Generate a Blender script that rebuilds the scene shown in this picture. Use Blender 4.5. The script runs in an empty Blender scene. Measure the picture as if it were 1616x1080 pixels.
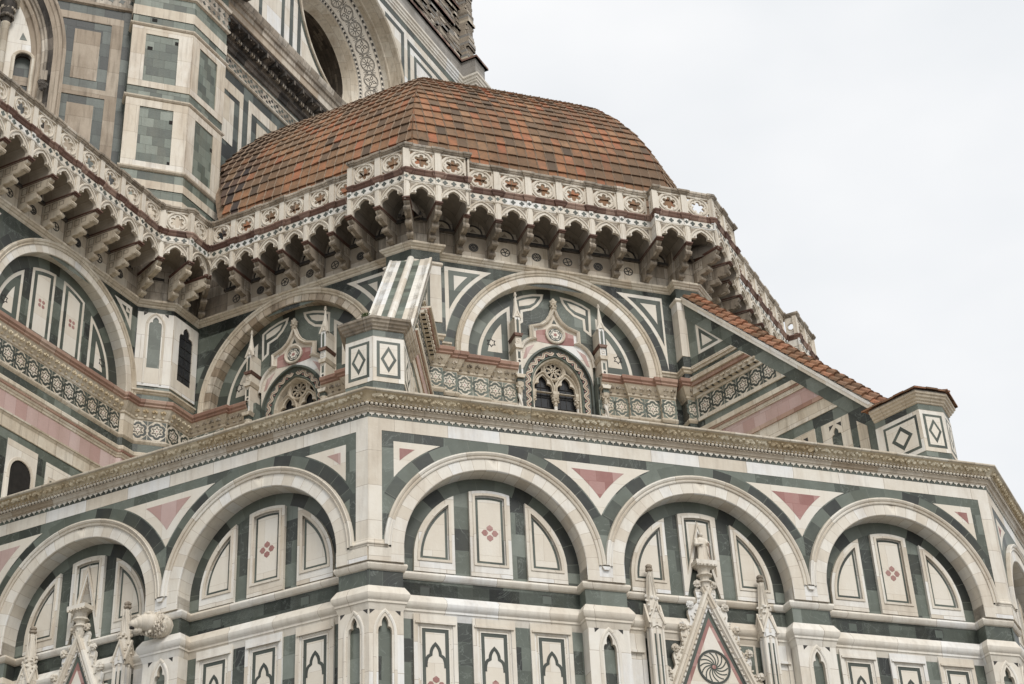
import bpy, bmesh, math, random
from math import sin, cos, pi, radians, sqrt, atan2, hypot
from mathutils import Vector, Matrix
from mathutils.geometry import tessellate_polygon
random.seed(11)
# ------------------------------------------------------------ camera, sky, sun
S = bpy.context.scene
PITCH, ROLL = radians(30.72933), radians(-2.96839)
Fw = Vector((0, cos(PITCH), sin(PITCH))); Rt = Vector((1, 0, 0)); Up = Rt.cross(Fw)
R2 = cos(ROLL)*Rt + sin(ROLL)*Up; U2 = -sin(ROLL)*Rt + cos(ROLL)*Up
cd = bpy.data.cameras.new("camera"); cam = bpy.data.objects.new("camera", cd); S.collection.objects.link(cam)
cam.matrix_world = Matrix(((R2.x, U2.x, -Fw.x, 0), (R2.y, U2.y, -Fw.y, 0), (R2.z, U2.z, -Fw.z, 0), (0, 0, 0, 1)))
cd.lens = 58.52; cd.sensor_width = 36; cd.clip_end = 3000; cd.clip_start = .2
S.camera = cam
S.render.resolution_x, S.render.resolution_y = 1024, 684
S.view_settings.view_transform = 'Standard'; S.view_settings.look = 'None'
S.view_settings.exposure = 0.42; S.view_settings.gamma = 1
SUN = Vector((.30, -.62, .72)).normalized()
W = bpy.data.worlds.new("World"); S.world = W; W.use_nodes = True
nt = W.node_tree; N = nt.nodes; Lk = nt.links; N.clear()
out = N.new('ShaderNodeOutputWorld')
sky = N.new('ShaderNodeTexSky'); sky.sky_type = 'NISHITA'; sky.sun_disc = False
sky.sun_elevation = math.asin(SUN.z); sky.sun_rotation = atan2(SUN.x, SUN.y)
sky.air_density = 1.0; sky.dust_density = 3
bg1 = N.new('ShaderNodeBackground'); bg1.inputs[1].default_value = .1
Lk.new(sky.outputs[0], bg1.inputs[0])
tc = N.new('ShaderNodeTexCoord'); mp = N.new('ShaderNodeMapping'); mp.inputs['Scale'].default_value = (1.6, 1.6, 3)
Lk.new(tc.outputs['Generated'], mp.inputs[0])
nz = N.new('ShaderNodeTexNoise'); nz.inputs['Scale'].default_value = 1.3; nz.inputs['Detail'].default_value = 5
nz.inputs['Roughness'].default_value = .5
Lk.new(mp.outputs[0], nz.inputs['Vector'])
cr = N.new('ShaderNodeValToRGB'); cr.color_ramp.elements[0].position = .36; cr.color_ramp.elements[1].position = .6
cr.color_ramp.elements[0].color = (.79, .82, .85, 1); cr.color_ramp.elements[1].color = (.97, .972, .978, 1)
Lk.new(nz.outputs['Fac'], cr.inputs[0])
bg2 = N.new('ShaderNodeBackground'); bg2.inputs[1].default_value = .78
Lk.new(cr.outputs[0], bg2.inputs[0])
mx = N.new('ShaderNodeMixShader'); mx.inputs[0].default_value = .96
Lk.new(bg1.outputs[0], mx.inputs[1]); Lk.new(bg2.outputs[0], mx.inputs[2]); Lk.new(mx.outputs[0], out.inputs[0])
sd = bpy.data.lights.new("sun", 'SUN'); sd.energy = 1.5; sd.angle = radians(22); sd.color = (1, .965, .92)
so = bpy.data.objects.new("sun", sd); S.collection.objects.link(so)
so.rotation_euler = SUN.to_track_quat('Z', 'Y').to_euler(); so.location = SUN*100

# ------------------------------------------------------------ materials
def mat(name):
    m = bpy.data.materials.new(name); m.use_nodes = True
    return m, m.node_tree.nodes, m.node_tree.links, m.node_tree.nodes['Principled BSDF']
def ramp(N, stops, interp='LINEAR'):
    r = N.new('ShaderNodeValToRGB'); c = r.color_ramp; c.interpolation = interp
    while len(c.elements) > 1: c.elements.remove(c.elements[-1])
    c.elements[0].position = stops[0][0]; c.elements[0].color = (*stops[0][1], 1)
    for p, col in stops[1:]:
        e = c.elements.new(p); e.color = (*col, 1)
    return r
def mixc(N, L, fac, a, b, mode='MIX'):
    m = N.new('ShaderNodeMix'); m.data_type = 'RGBA'; m.blend_type = mode
    if isinstance(fac, float): m.inputs[0].default_value = fac
    else: L.new(fac, m.inputs[0])
    for k, x in ((6, a), (7, b)):
        if isinstance(x, tuple): m.inputs[k].default_value = (*x, 1)
        else: L.new(x, m.inputs[k])
    return m.outputs[2]
def stone(name, stops, bw, bh, mort, ms=.012, rough=.55, stain=None, stain_amt=.3, vein=None, bump=.25, drip=.0, spec=.35, off=.5, var=1.0):
    m, N, L, P = mat(name)
    uv = N.new('ShaderNodeUVMap'); geo = N.new('ShaderNodeNewGeometry')
    br = N.new('ShaderNodeTexBrick'); br.offset = off; br.inputs['Scale'].default_value = 1
    br.inputs['Color1'].default_value = (0, 0, 0, 1); br.inputs['Color2'].default_value = (1, 1, 1, 1); br.inputs['Mortar'].default_value = (.5, .5, .5, 1)
    br.inputs['Mortar Size'].default_value = ms; br.inputs['Mortar Smooth'].default_value = .3
    br.inputs['Brick Width'].default_value = bw; br.inputs['Row Height'].default_value = bh
    nd = N.new('ShaderNodeTexNoise'); nd.inputs['Scale'].default_value = 1.7; nd.inputs['Detail'].default_value = 2
    L.new(geo.outputs['Position'], nd.inputs['Vector'])
    va = N.new('ShaderNodeVectorMath'); va.operation = 'MULTIPLY_ADD'; va.inputs[1].default_value = (.05, .05, 0)
    L.new(nd.outputs['Color'], va.inputs[0]); L.new(uv.outputs[0], va.inputs[2]); L.new(va.outputs[0], br.inputs['Vector'])
    n1 = N.new('ShaderNodeTexNoise'); n1.inputs['Scale'].default_value = 2.2; n1.inputs['Detail'].default_value = 8; n1.inputs['Roughness'].default_value = .62
    L.new(geo.outputs['Position'], n1.inputs['Vector'])
    add = N.new('ShaderNodeMath'); add.operation = 'MULTIPLY_ADD'; add.inputs[1].default_value = .42; add.use_clamp = True
    L.new(n1.outputs['Fac'], add.inputs[0])
    sub = N.new('ShaderNodeMath'); sub.operation = 'SUBTRACT'; sub.operation = 'MULTIPLY_ADD'; sub.inputs[1].default_value = var; sub.inputs[2].default_value = .5*(1-var)-.2
    L.new(br.outputs['Color'], sub.inputs[0]); L.new(sub.outputs[0], add.inputs[2])
    r = ramp(N, stops); L.new(add.outputs[0], r.inputs[0]); col = r.outputs[0]
    if vein:
        wv = N.new('ShaderNodeTexNoise'); wv.inputs['Scale'].default_value = 1.1; wv.inputs['Detail'].default_value = 6; wv.inputs['Distortion'].default_value = 2.2
        L.new(geo.outputs['Position'], wv.inputs['Vector'])
        vr = ramp(N, [(.485, (0, 0, 0)), (.5, (1, 1, 1)), (.515, (0, 0, 0))]); L.new(wv.outputs['Fac'], vr.inputs[0])
        mm = N.new('ShaderNodeMath'); mm.operation = 'MULTIPLY'; mm.inputs[1].default_value = .4; L.new(vr.outputs[0], mm.inputs[0])
        col = mixc(N, L, mm.outputs[0], col, vein)
    if stain:
        n2 = N.new('ShaderNodeTexNoise'); n2.inputs['Scale'].default_value = .9; n2.inputs['Detail'].default_value = 9; n2.inputs['Roughness'].default_value = .68
        mpp = N.new('ShaderNodeMapping'); mpp.inputs['Scale'].default_value = (1.3, 1.3, .45); L.new(geo.outputs['Position'], mpp.inputs[0]); L.new(mpp.outputs[0], n2.inputs['Vector'])
        sr = ramp(N, [(.47, (0, 0, 0)), (.68, (1, 1, 1))]); L.new(n2.outputs['Fac'], sr.inputs[0])
        mm = N.new('ShaderNodeMath'); mm.operation = 'MULTIPLY'; mm.inputs[1].default_value = stain_amt; L.new(sr.outputs[0], mm.inputs[0])
        col = mixc(N, L, mm.outputs[0], col, stain)
        if drip:
            n3 = N.new('ShaderNodeTexNoise'); n3.inputs['Scale'].default_value = 1; n3.inputs['Detail'].default_value = 5
            mq = N.new('ShaderNodeMapping'); mq.inputs['Scale'].default_value = (7, 7, .6); L.new(geo.outputs['Position'], mq.inputs[0]); L.new(mq.outputs[0], n3.inputs['Vector'])
            s3 = ramp(N, [(.5, (0, 0, 0)), (.7, (1, 1, 1))]); L.new(n3.outputs['Fac'], s3.inputs[0])
            m3 = N.new('ShaderNodeMath'); m3.operation = 'MULTIPLY'; m3.inputs[1].default_value = drip; L.new(s3.outputs[0], m3.inputs[0])
            col = mixc(N, L, m3.outputs[0], col, tuple(x*.45 for x in stain))
    mf = N.new('ShaderNodeMath'); mf.operation = 'MULTIPLY'; mf.inputs[1].default_value = .75; L.new(br.outputs['Fac'], mf.inputs[0])
    col = mixc(N, L, mf.outputs[0], col, mort)
    L.new(col, P.inputs['Base Color'])
    P.inputs['Roughness'].default_value = rough; P.inputs['Specular IOR Level'].default_value = spec
    bp = N.new('ShaderNodeBump'); bp.inputs['Strength'].default_value = bump; bp.inputs['Distance'].default_value = .02
    n4 = N.new('ShaderNodeTexNoise'); n4.inputs['Scale'].default_value = 14; n4.inputs['Detail'].default_value = 6; L.new(geo.outputs['Position'], n4.inputs['Vector'])
    hb = N.new('ShaderNodeMath'); hb.operation = 'MULTIPLY_ADD'; hb.inputs[1].default_value = -1.2; L.new(br.outputs['Fac'], hb.inputs[0]); L.new(n4.outputs['Fac'], hb.inputs[2])
    L.new(hb.outputs[0], bp.inputs['Height']); L.new(bp.outputs[0], P.inputs['Normal'])
    return m
CREAM = [(.0, (.51, .44, .345)), (.22, (.64, .58, .485)), (.45, (.71, .665, .58)), (.65, (.755, .725, .66)), (.85, (.745, .74, .715)), (1, (.69, .705, .72))]
M = {}
M['white'] = stone('white_marble', CREAM, 1.55, 1.05, (.30, .24, .18), .008, stain=(.46, .38, .29), stain_amt=.42, drip=.16, var=.75)
M['white_fine'] = stone('white_inlay_marble', [(0, (.60, .53, .43)), (.5, (.71, .66, .57)), (1, (.73, .71, .66))], 1.3, .8, (.45, .38, .3), .005, stain=(.54, .44, .32), stain_amt=.25, drip=.05, var=.5)
M['vous'] = stone('voussoir_marble', CREAM, .34, .52, (.40, .33, .25), .007, stain=(.48, .40, .31), stain_amt=.4, drip=.12, off=0, var=.6)
M['green'] = stone('green_marble', [(0, (.026, .028, .027)), (.28, (.050, .057, .050)), (.5, (.095, .110, .091)), (.75, (.140, .160, .135)), (1, (.205, .228, .198))], .88, .66, (.13, .15, .125), .006, rough=.42, stain=(.085, .088, .06), stain_amt=.35, vein=(.26, .29, .26), bump=.12)
M['green_inlay'] = stone('green_inlay_marble', [(0, (.045, .052, .045)), (.5, (.078, .091, .077)), (1, (.12, .14, .118))], .9, .7, (.07, .09, .075), .004, rough=.45, stain=(.06, .06, .04), stain_amt=.3, bump=.1)
M['beige'] = stone('weathered_beige_marble', [(0, (.26, .205, .15)), (.4, (.38, .31, .235)), (.75, (.48, .41, .325)), (1, (.60, .55, .46))], 2.4, 1.3, (.14, .11, .08), .008, rough=.7, stain=(.22, .165, .115), stain_amt=.6, drip=.45, bump=.35, var=.5)
M['white_pier'] = stone('streaked_white_marble', [(0, (.46, .38, .28)), (.35, (.61, .54, .43)), (.7, (.70, .65, .56)), (1, (.74, .72, .68))], 2.1, 1.4, (.3, .24, .17), .008, stain=(.40, .30, .21), stain_amt=.5, drip=.35, bump=.3, var=.6)
M['green_dark'] = stone('dark_green_marble', [(0, (.024, .026, .025)), (.35, (.045, .052, .047)), (.65, (.08, .094, .082)), (1, (.15, .17, .15))], .75, .7, (.03, .032, .028), .008, rough=.5, stain=(.05, .05, .04), stain_amt=.5, drip=.3, bump=.3)
M['green_ring'] = stone('green_marble_wedges', [(0, (.026, .028, .027)), (.28, (.050, .057, .050)), (.5, (.095, .110, .091)), (.75, (.140, .160, .135)), (1, (.205, .228, .198))], .62, 3, (.17, .18, .15), .008, rough=.42, stain=(.085, .088, .06), stain_amt=.35, bump=.12)
M['vous_old'] = stone('stained_voussoirs', [(0, (.30, .23, .16)), (.4, (.50, .42, .32)), (1, (.66, .60, .50))], .34, .52, (.12, .09, .06), .014, stain=(.16, .115, .075), stain_amt=.75, drip=.4, off=0, bump=.5)
M['green_old'] = stone('weathered_green_marble', [(0, (.05, .058, .048)), (.35, (.10, .12, .098)), (.6, (.15, .175, .143)), (1, (.24, .268, .225))], .5, .46, (.07, .075, .06), .006, rough=.5, stain=(.15, .14, .10), stain_amt=.5, drip=.2, bump=.35, var=.8)
M['white_old'] = stone('weathered_white_marble', [(0, (.40, .33, .24)), (.35, (.56, .49, .385)), (.65, (.655, .60, .50)), (1, (.69, .66, .60))], .9, .6, (.25, .19, .13), .009, stain=(.33, .25, .165), stain_amt=.5, drip=.3, bump=.35, var=.5)
M['grimy'] = stone('grimy_marble', [(0, (.25, .205, .155)), (.5, (.42, .36, .285)), (1, (.60, .54, .455))], .7, .5, (.07, .06, .05), .01, rough=.7, stain=(.085, .072, .058), stain_amt=.75, drip=.45, bump=.4)
M['black_grime'] = stone('blackened_marble', [(0, (.05, .045, .04)), (.5, (.11, .095, .08)), (1, (.26, .22, .18))], .7, .5, (.03, .03, .03), .01, rough=.8, stain=(.02, .018, .016), stain_amt=.9, drip=.6, bump=.5)
M['gold'] = stone('yellowed_carved_marble', [(0, (.52, .41, .26)), (.5, (.69, .59, .42)), (1, (.77, .70, .55))], 1.5, 3, (.12, .09, .05), .008, rough=.7, stain=(.30, .21, .10), stain_amt=.5, drip=.1, bump=.4)
M['cornice'] = stone('cornice_marble', [(0, (.42, .34, .25)), (.5, (.58, .51, .41)), (1, (.66, .61, .53))], 1.6, 3, (.2, .15, .1), .008, stain=(.3, .22, .14), stain_amt=.45, drip=.25, bump=.3)
M['red'] = stone('red_marble', [(0, (.27, .125, .11)), (.5, (.345, .175, .155)), (1, (.43, .265, .24))], .5, .4, (.25, .12, .1), .006, stain=(.42, .30, .26), stain_amt=.4)
M['pink'] = stone('pink_marble', [(0, (.44, .29, .26)), (.5, (.50, .36, .33)), (1, (.57, .45, .42))], .55, 2, (.34, .22, .2), .008, stain=(.36, .25, .2), stain_amt=.4)
M['redmould'] = stone('dark_red_stone', [(0, (.10, .05, .036)), (.5, (.17, .095, .070)), (1, (.34, .23, .18))], .45, 3, (.04, .02, .02), .01, rough=.7, stain=(.08, .055, .045), stain_amt=.6, bump=.4)
M['redledge'] = stone('faded_red_marble', [(0, (.30, .17, .125)), (.5, (.41, .27, .205)), (1, (.52, .40, .32))], .8, 3, (.1, .05, .04), .01, rough=.65, stain=(.2, .13, .10), stain_amt=.5, bump=.3)
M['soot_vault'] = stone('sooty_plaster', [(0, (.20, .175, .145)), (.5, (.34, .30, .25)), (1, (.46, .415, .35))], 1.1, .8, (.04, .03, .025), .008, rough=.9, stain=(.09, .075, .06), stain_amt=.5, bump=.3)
M['plaster'] = stone('stained_plaster', [(0, (.32, .27, .21)), (.5, (.44, .385, .31)), (1, (.54, .48, .40))], 1.1, .8, (.2, .16, .12), .008, rough=.85, stain=(.2, .16, .12), stain_amt=.5, bump=.3)
M['brick'] = stone('rough_brick', [(0, (.22, .18, .14)), (.5, (.34, .29, .225)), (1, (.46, .40, .32))], .34, .1, (.09, .07, .055), .02, rough=.9, stain=(.12, .09, .07), stain_amt=.6, bump=1)
M['grey_stone'] = stone('grey_stone', [(0, (.22, .21, .19)), (.5, (.29, .27, .245)), (1, (.36, .34, .31))], .8, .4, (.2, .19, .17), .006, rough=.85, stain=(.18, .16, .13), stain_amt=.5, bump=.5)
M['reveal'] = stone('brown_stone_reveal', [(0, (.05, .04, .03)), (.5, (.10, .08, .06)), (1, (.17, .14, .105))], .5, .16, (.04, .03, .02), .012, rough=.9, stain=(.05, .04, .03), stain_amt=.5)
M['pave'] = stone('paving_stone', [(0, (.16, .155, .145)), (.5, (.21, .20, .19)), (1, (.27, .26, .24))], .9, .5, (.1, .1, .09), .02, rough=.8, stain=(.14, .13, .11), stain_amt=.4)
def flat(name, c, rough=.6, metallic=0, spec=.3):
    m, N, L, P = mat(name)
    n = N.new('ShaderNodeTexNoise'); n.inputs['Scale'].default_value = 6; n.inputs['Detail'].default_value = 6
    g = N.new('ShaderNodeNewGeometry'); L.new(g.outputs['Position'], n.inputs['Vector'])
    r = ramp(N, [(.3, tuple(x*.75 for x in c)), (.7, tuple(min(1, x*1.2) for x in c))]); L.new(n.outputs['Fac'], r.inputs[0]); L.new(r.outputs[0], P.inputs['Base Color'])
    P.inputs['Roughness'].default_value = rough; P.inputs['Metallic'].default_value = metallic; P.inputs['Specular IOR Level'].default_value = spec
    return m
M['glass'] = flat('leaded_window_glass', (.022, .023, .025), .22, 0, .5)
M['dark'] = flat('dark_inlay_and_mouth_shade', (.045, .043, .04), .7)
M['iron'] = flat('iron', (.03, .028, .026), .6)
M['hollow_shade'] = flat('painted_hollow_shade', (.02, .018, .016), .9)  # near-black colour that paints the shade inside hollows
M['moss'] = flat('moss', (.035, .05, .015), .95)
def tile_mat(name, stops):
    m, N, L, P = mat(name)
    g = N.new('ShaderNodeNewGeometry'); r = ramp(N, stops)
    L.new(g.outputs['Random Per Island'], r.inputs[0])
    n = N.new('ShaderNodeTexNoise'); n.inputs['Scale'].default_value = 5; n.inputs['Detail'].default_value = 8; n.inputs['Roughness'].default_value = .7
    L.new(g.outputs['Position'], n.inputs['Vector'])
    sr = ramp(N, [(.42, (0, 0, 0)), (.75, (.7, .7, .7))]); L.new(n.outputs['Fac'], sr.inputs[0])
    c = mixc(N, L, sr.outputs[0], r.outputs[0], (.10, .085, .06))
    n2 = N.new('ShaderNodeTexNoise'); n2.inputs['Scale'].default_value = .35; n2.inputs['Detail'].default_value = 3; L.new(g.outputs['Position'], n2.inputs['Vector'])
    s2 = ramp(N, [(.46, (0, 0, 0)), (.60, (.6, .6, .6))]); L.new(n2.outputs['Fac'], s2.inputs[0])
    c = mixc(N, L, s2.outputs[0], c, (.13, .085, .055))
    L.new(c, P.inputs['Base Color']); P.inputs['Roughness'].default_value = .8; P.inputs['Specular IOR Level'].default_value = .2
    bp = N.new('ShaderNodeBump'); bp.inputs['Strength'].default_value = .5; bp.inputs['Distance'].default_value = .02; L.new(n.outputs['Fac'], bp.inputs['Height']); L.new(bp.outputs[0], P.inputs['Normal'])
    return m
M['tile'] = tile_mat('terracotta_tile', [(0, (.11, .08, .06)), (.12, (.17, .115, .077)), (.28, (.25, .15, .088)), (.5, (.31, .165, .09)), (.66, (.36, .17, .09)), (.78, (.40, .155, .085)), (.9, (.36, .21, .12)), (1, (.20, .135, .09))])
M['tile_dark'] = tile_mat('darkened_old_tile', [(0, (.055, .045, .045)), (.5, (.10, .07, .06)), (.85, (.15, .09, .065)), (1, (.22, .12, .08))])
M['tile2'] = tile_mat('orange_terracotta_tile', [(0, (.17, .10, .06)), (.4, (.31, .16, .09)), (.75, (.40, .175, .10)), (1, (.30, .19, .125))])
M['tile_rib'] = flat('mortared_tile_rib', (.25, .18, .125), .9)

# ------------------------------------------------------------ geometry helpers
PSI_B = radians(69.59777895); PSI_A = PSI_B + pi/4 + radians(1.46631956); PSI_C = PSI_B - pi/4 + radians(1.02949574)
CAB = (-4.09387527, 40.64474123); LEN = 19.93
class Fr:
    """wall frame: u along the wall (to the right seen from outside), z up, w outwards"""
    def __init__(s, o, ang=None, d=None):
        s.o = (o[0], o[1]); s.d = d or (sin(ang), cos(ang)); s.n = (s.d[1], -s.d[0])
    def __call__(s, u, z, w=0): return Vector((s.o[0]+s.d[0]*u+s.n[0]*w, s.o[1]+s.d[1]*u+s.n[1]*w, z))
    def xy(s, u, w=0): return (s.o[0]+s.d[0]*u+s.n[0]*w, s.o[1]+s.d[1]*u+s.n[1]*w)
    def off(s, w, u=0): return Fr(s.xy(u, w), d=s.d)
    def M(s, u, z, w, sw=1, su=1):
        p = s(u, z, w); return Matrix(((s.d[0]*su, -s.n[0]*sw, 0, p.x), (s.d[1]*su, -s.n[1]*sw, 0, p.y), (0, 0, 1, p.z), (0, 0, 0, 1)))
def frpts(p, q):
    l = hypot(q[0]-p[0], q[1]-p[1]); f = Fr(p, d=((q[0]-p[0])/l, (q[1]-p[1])/l)); return f, l
def inter(f1, w1, f2, w2):
    p = f1.xy(0, w1); q = f2.xy(0, w2); a, b = f1.d, f2.d
    det = a[0]*-b[1]+b[0]*a[1]; t = ((q[0]-p[0])*-b[1]+b[0]*(q[1]-p[1]))/det
    return (p[0]+a[0]*t, p[1]+a[1]*t)
def uof(f, p): return (p[0]-f.o[0])*f.d[0]+(p[1]-f.o[1])*f.d[1]
FB = Fr(CAB, PSI_B); CBC = FB.xy(LEN)
dA = (sin(PSI_A), cos(PSI_A)); CA2 = (CAB[0]-dA[0]*LEN, CAB[1]-dA[1]*LEN)
FA = Fr(CA2, PSI_A); FC = Fr(CBC, PSI_C); CC2 = FC.xy(LEN); FX = Fr(CC2, PSI_C-pi/4)
def LOC(u, z, w=0): return Vector((u, -w, z))
OC = (-2.88826358, 66.73934209)
class MB:
    def __init__(s, m=None): s.v = []; s.f = []; s.uv = []; s.mi = []; s.mats = []; s.cur = m
    def _m(s, m):
        m = m or s.cur
        if m not in s.mats: s.mats.append(m)
        return s.mats.index(m)
    def face(s, pts, uv=None, m=None):
        i = len(s.v); s.v += [tuple(p) for p in pts]; s.f.append(tuple(range(i, i+len(pts)))); s.uv.append(uv or [(p[0], p[2]) for p in pts]); s.mi.append(s._m(m))
    def quad(s, T, u0, u1, z0, z1, w=0, m=None):
        s.face([T(u0, z0, w), T(u1, z0, w), T(u1, z1, w), T(u0, z1, w)], [(u0, z0), (u1, z0), (u1, z1), (u0, z1)], m)
    def prism(s, T, poly, w0, w1, m=None, holes=(), sm=None, back=False, sides=True):
        loops = [list(poly)]+[list(h) for h in holes]
        allp = [p for l in loops for p in l]
        tris = tessellate_polygon([[Vector((p[0], p[1], 0)) for p in l] for l in loops])
        for t in tris:
            a, b, c = (allp[i] for i in t)
            if (b[0]-a[0])*(c[1]-a[1])-(b[1]-a[1])*(c[0]-a[0]) < 0: b, c = c, b
            s.face([T(a[0], a[1], w1), T(b[0], b[1], w1), T(c[0], c[1], w1)], [a, b, c], m)
            if back: s.face([T(a[0], a[1], w0), T(c[0], c[1], w0), T(b[0], b[1], w0)], [a, c, b], m)
        if sides and w1 != w0:
            for l in loops:
                d = 0
                for i in range(len(l)):
                    p, q = l[i], l[(i+1) % len(l)]; e = hypot(q[0]-p[0], q[1]-p[1])
                    s.face([T(p[0], p[1], w1), T(p[0], p[1], w0), T(q[0], q[1], w0), T(q[0], q[1], w1)], [(d, w1), (d, w0), (d+e, w0), (d+e, w1)], sm or m); d += e
    def rect(s, T, u0, u1, z0, z1, w0, w1, m=None, back=False): s.prism(T, [(u0, z0), (u1, z0), (u1, z1), (u0, z1)], w0, w1, m, back=back)
    def ring(s, T, A, B, w0, w1, m=None, closed=True, sides=True):
        n = len(A); d = 0
        for i in range(n if closed else n-1):
            j = (i+1) % n; a, b, c, e = A[i], A[j], B[j], B[i]; l = hypot(b[0]-a[0], b[1]-a[1])
            s.face([T(*a, w1), T(*b, w1), T(*c, w1), T(*e, w1)], [(d, 0), (d+l, 0), (d+l, .3), (d, .3)], m)
            if sides:
                s.face([T(*a, w0), T(*b, w0), T(*b, w1), T(*a, w1)], [(d, 0), (d+l, 0), (d+l, w1-w0), (d, w1-w0)], m)
                s.face([T(*e, w1), T(*c, w1), T(*c, w0), T(*e, w0)], [(d, 0), (d+l, 0), (d+l, w1-w0), (d, w1-w0)], m)
            d += l
    def line(s, T, pts, width, w0, w1, m=None, closed=False):
        A = offs(pts, width/2, closed); B = offs(pts, -width/2, closed); s.ring(T, A, B, w0, w1, m, closed)
    def curve(s, T, pts, prof, m=None, closed=False, inward=-1, uvk=1):
        """sweep prof [(r,w)] along a curve drawn in the wall plane; r = offset to the left of travel"""
        rows = [offs(pts, r, closed) for r, w in prof]; n = len(pts); d = 0
        pl = [0]
        for (a, b), (c, e) in zip(prof, prof[1:]): pl.append(pl[-1]+hypot(c-a, e-b))
        for i in range(n if closed else n-1):
            j = (i+1) % n; l = hypot(pts[j][0]-pts[i][0], pts[j][1]-pts[i][1])*uvk
            for k in range(len(prof)-1):
                s.face([T(*rows[k][i], prof[k][1]), T(*rows[k][j], prof[k][1]), T(*rows[k+1][j], prof[k+1][1]), T(*rows[k+1][i], prof[k+1][1])],
                       [(d, pl[k]), (d+l, pl[k]), (d+l, pl[k+1]), (d, pl[k+1])], m)
            d += l
    def sweep(s, path, prof, m=None, closed=False, caps=False, mats=None):
        """horizontal moulding: prof [(w,z)] carried along a plan path, outside on the right"""
        n = len(path); nr = []
        for i in range(n-1 if not closed else n):
            a, b = path[i], path[(i+1) % n]; l = max(1e-9, hypot(b[0]-a[0], b[1]-a[1])); nr.append(((b[1]-a[1])/l, -(b[0]-a[0])/l))
        ms = []
        for i in range(n):
            if closed: a, b = nr[i-1], nr[i]
            else: a, b = nr[max(0, i-1)], nr[min(n-2, i)]
            k = 1+a[0]*b[0]+a[1]*b[1]; ms.append(((a[0]+b[0])/k, (a[1]+b[1])/k))
        pl = [0]
        for (a, b), (c, e) in zip(prof, prof[1:]): pl.append(pl[-1]+hypot(c-a, e-b))
        d = 0
        P = lambda i, k: Vector((path[i][0]+ms[i][0]*prof[k][0], path[i][1]+ms[i][1]*prof[k][0], prof[k][1]))
        for i in range(n if closed else n-1):
            j = (i+1) % n; l = hypot(path[j][0]-path[i][0], path[j][1]-path[i][1])
            for k in range(len(prof)-1):
                s.face([P(i, k), P(j, k), P(j, k+1), P(i, k+1)], [(d, pl[k]), (d+l, pl[k]), (d+l, pl[k+1]), (d, pl[k+1])], mats[k] if mats else m)
            d += l
        if caps and not closed:
            for i in (0, n-1): s.face([P(i, k) for k in range(len(prof))], [(p[0], p[1]) for p in prof], m)
    def lathe(s, T, u, z, w, prof, m=None, n=12, a0=0, sq=(1, 1)):
        for i in range(n):
            a, b = a0+2*pi*i/n, a0+2*pi*(i+1)/n
            for (r1, h1), (r2, h2) in zip(prof, prof[1:]):
                f = lambda r, h, t: T(u+r*cos(t)*sq[0], z+h, w+r*sin(t)*sq[1])
                s.face([f(r1, h1, a), f(r1, h1, b), f(r2, h2, b), f(r2, h2, a)], [(a*r1, h1), (b*r1, h1), (b*r2, h2), (a*r2, h2)], m)
    def blob(s, c, r, m=None, n=6, jit=.25, sc=(1, 1, 1), seed=None):
        rnd = random.Random(seed if seed is not None else random.random()); rows = []
        for i in range(n//2+2):
            t = pi*i/(n//2+1); row = []
            for j in range(n):
                a = 2*pi*j/n; rr = r*(1+rnd.uniform(-jit, jit)); row.append(Vector((c[0]+rr*sin(t)*cos(a)*sc[0], c[1]+rr*sin(t)*sin(a)*sc[1], c[2]+rr*cos(t)*sc[2])))
            rows.append(row)
        for i in range(len(rows)-1):
            for j in range(n):
                k = (j+1) % n; s.face([rows[i][j], rows[i+1][j], rows[i+1][k], rows[i][k]], None, m)
    def mesh(s, name, smooth=None, merge=False):
        me = bpy.data.meshes.new(name); me.from_pydata(s.v, [], s.f)
        uvl = me.uv_layers.new(name='UVMap'); k = 0; fl = []
        for uv in s.uv:
            for p in uv: fl += [p[0], p[1]]
        uvl.data.foreach_set('uv', fl)
        for m in s.mats: me.materials.append(M[m])
        me.polygons.foreach_set('material_index', s.mi)
        if smooth:
            bm = bmesh.new(); bm.from_mesh(me); bmesh.ops.remove_doubles(bm, verts=bm.verts, dist=.0006); bmesh.ops.recalc_face_normals(bm, faces=bm.faces); bm.to_mesh(me); bm.free()
            me.polygons.foreach_set('use_smooth', [True]*len(me.polygons)); me.set_sharp_from_angle(angle=radians(smooth))
        elif merge:
            bm = bmesh.new(); bm.from_mesh(me); bmesh.ops.remove_doubles(bm, verts=bm.verts, dist=.0006); bm.to_mesh(me); bm.free()
        me.update(); return me
def offs(pts, r, closed=False):
    n = len(pts); o = []
    for i in range(n):
        a = pts[i-1] if (closed or i > 0) else None; b = pts[i]; c = pts[(i+1) % n] if (closed or i < n-1) else None
        def nn(p, q):
            l = max(1e-9, hypot(q[0]-p[0], q[1]-p[1])); return (-(q[1]-p[1])/l, (q[0]-p[0])/l)
        n1 = nn(a, b) if a else nn(b, c); n2 = nn(b, c) if c else n1
        k = max(.25, 1+n1[0]*n2[0]+n1[1]*n2[1]); o.append((b[0]+(n1[0]+n2[0])/k*r, b[1]+(n1[1]+n2[1])/k*r))
    return o
def inset(poly, d): return offs(poly, d, True)          # poly counter-clockwise
def arc(cx, cz, r, a0, a1, n=16): return [(cx+r*cos(radians(a0+(a1-a0)*i/n)), cz+r*sin(radians(a0+(a1-a0)*i/n))) for i in range(n+1)]
def bez(a, c, b, n=5): return [((1-t)**2*a[0]+2*t*(1-t)*c[0]+t*t*b[0], (1-t)**2*a[1]+2*t*(1-t)*c[1]+t*t*b[1]) for t in (i/n for i in range(n+1))]
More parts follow.
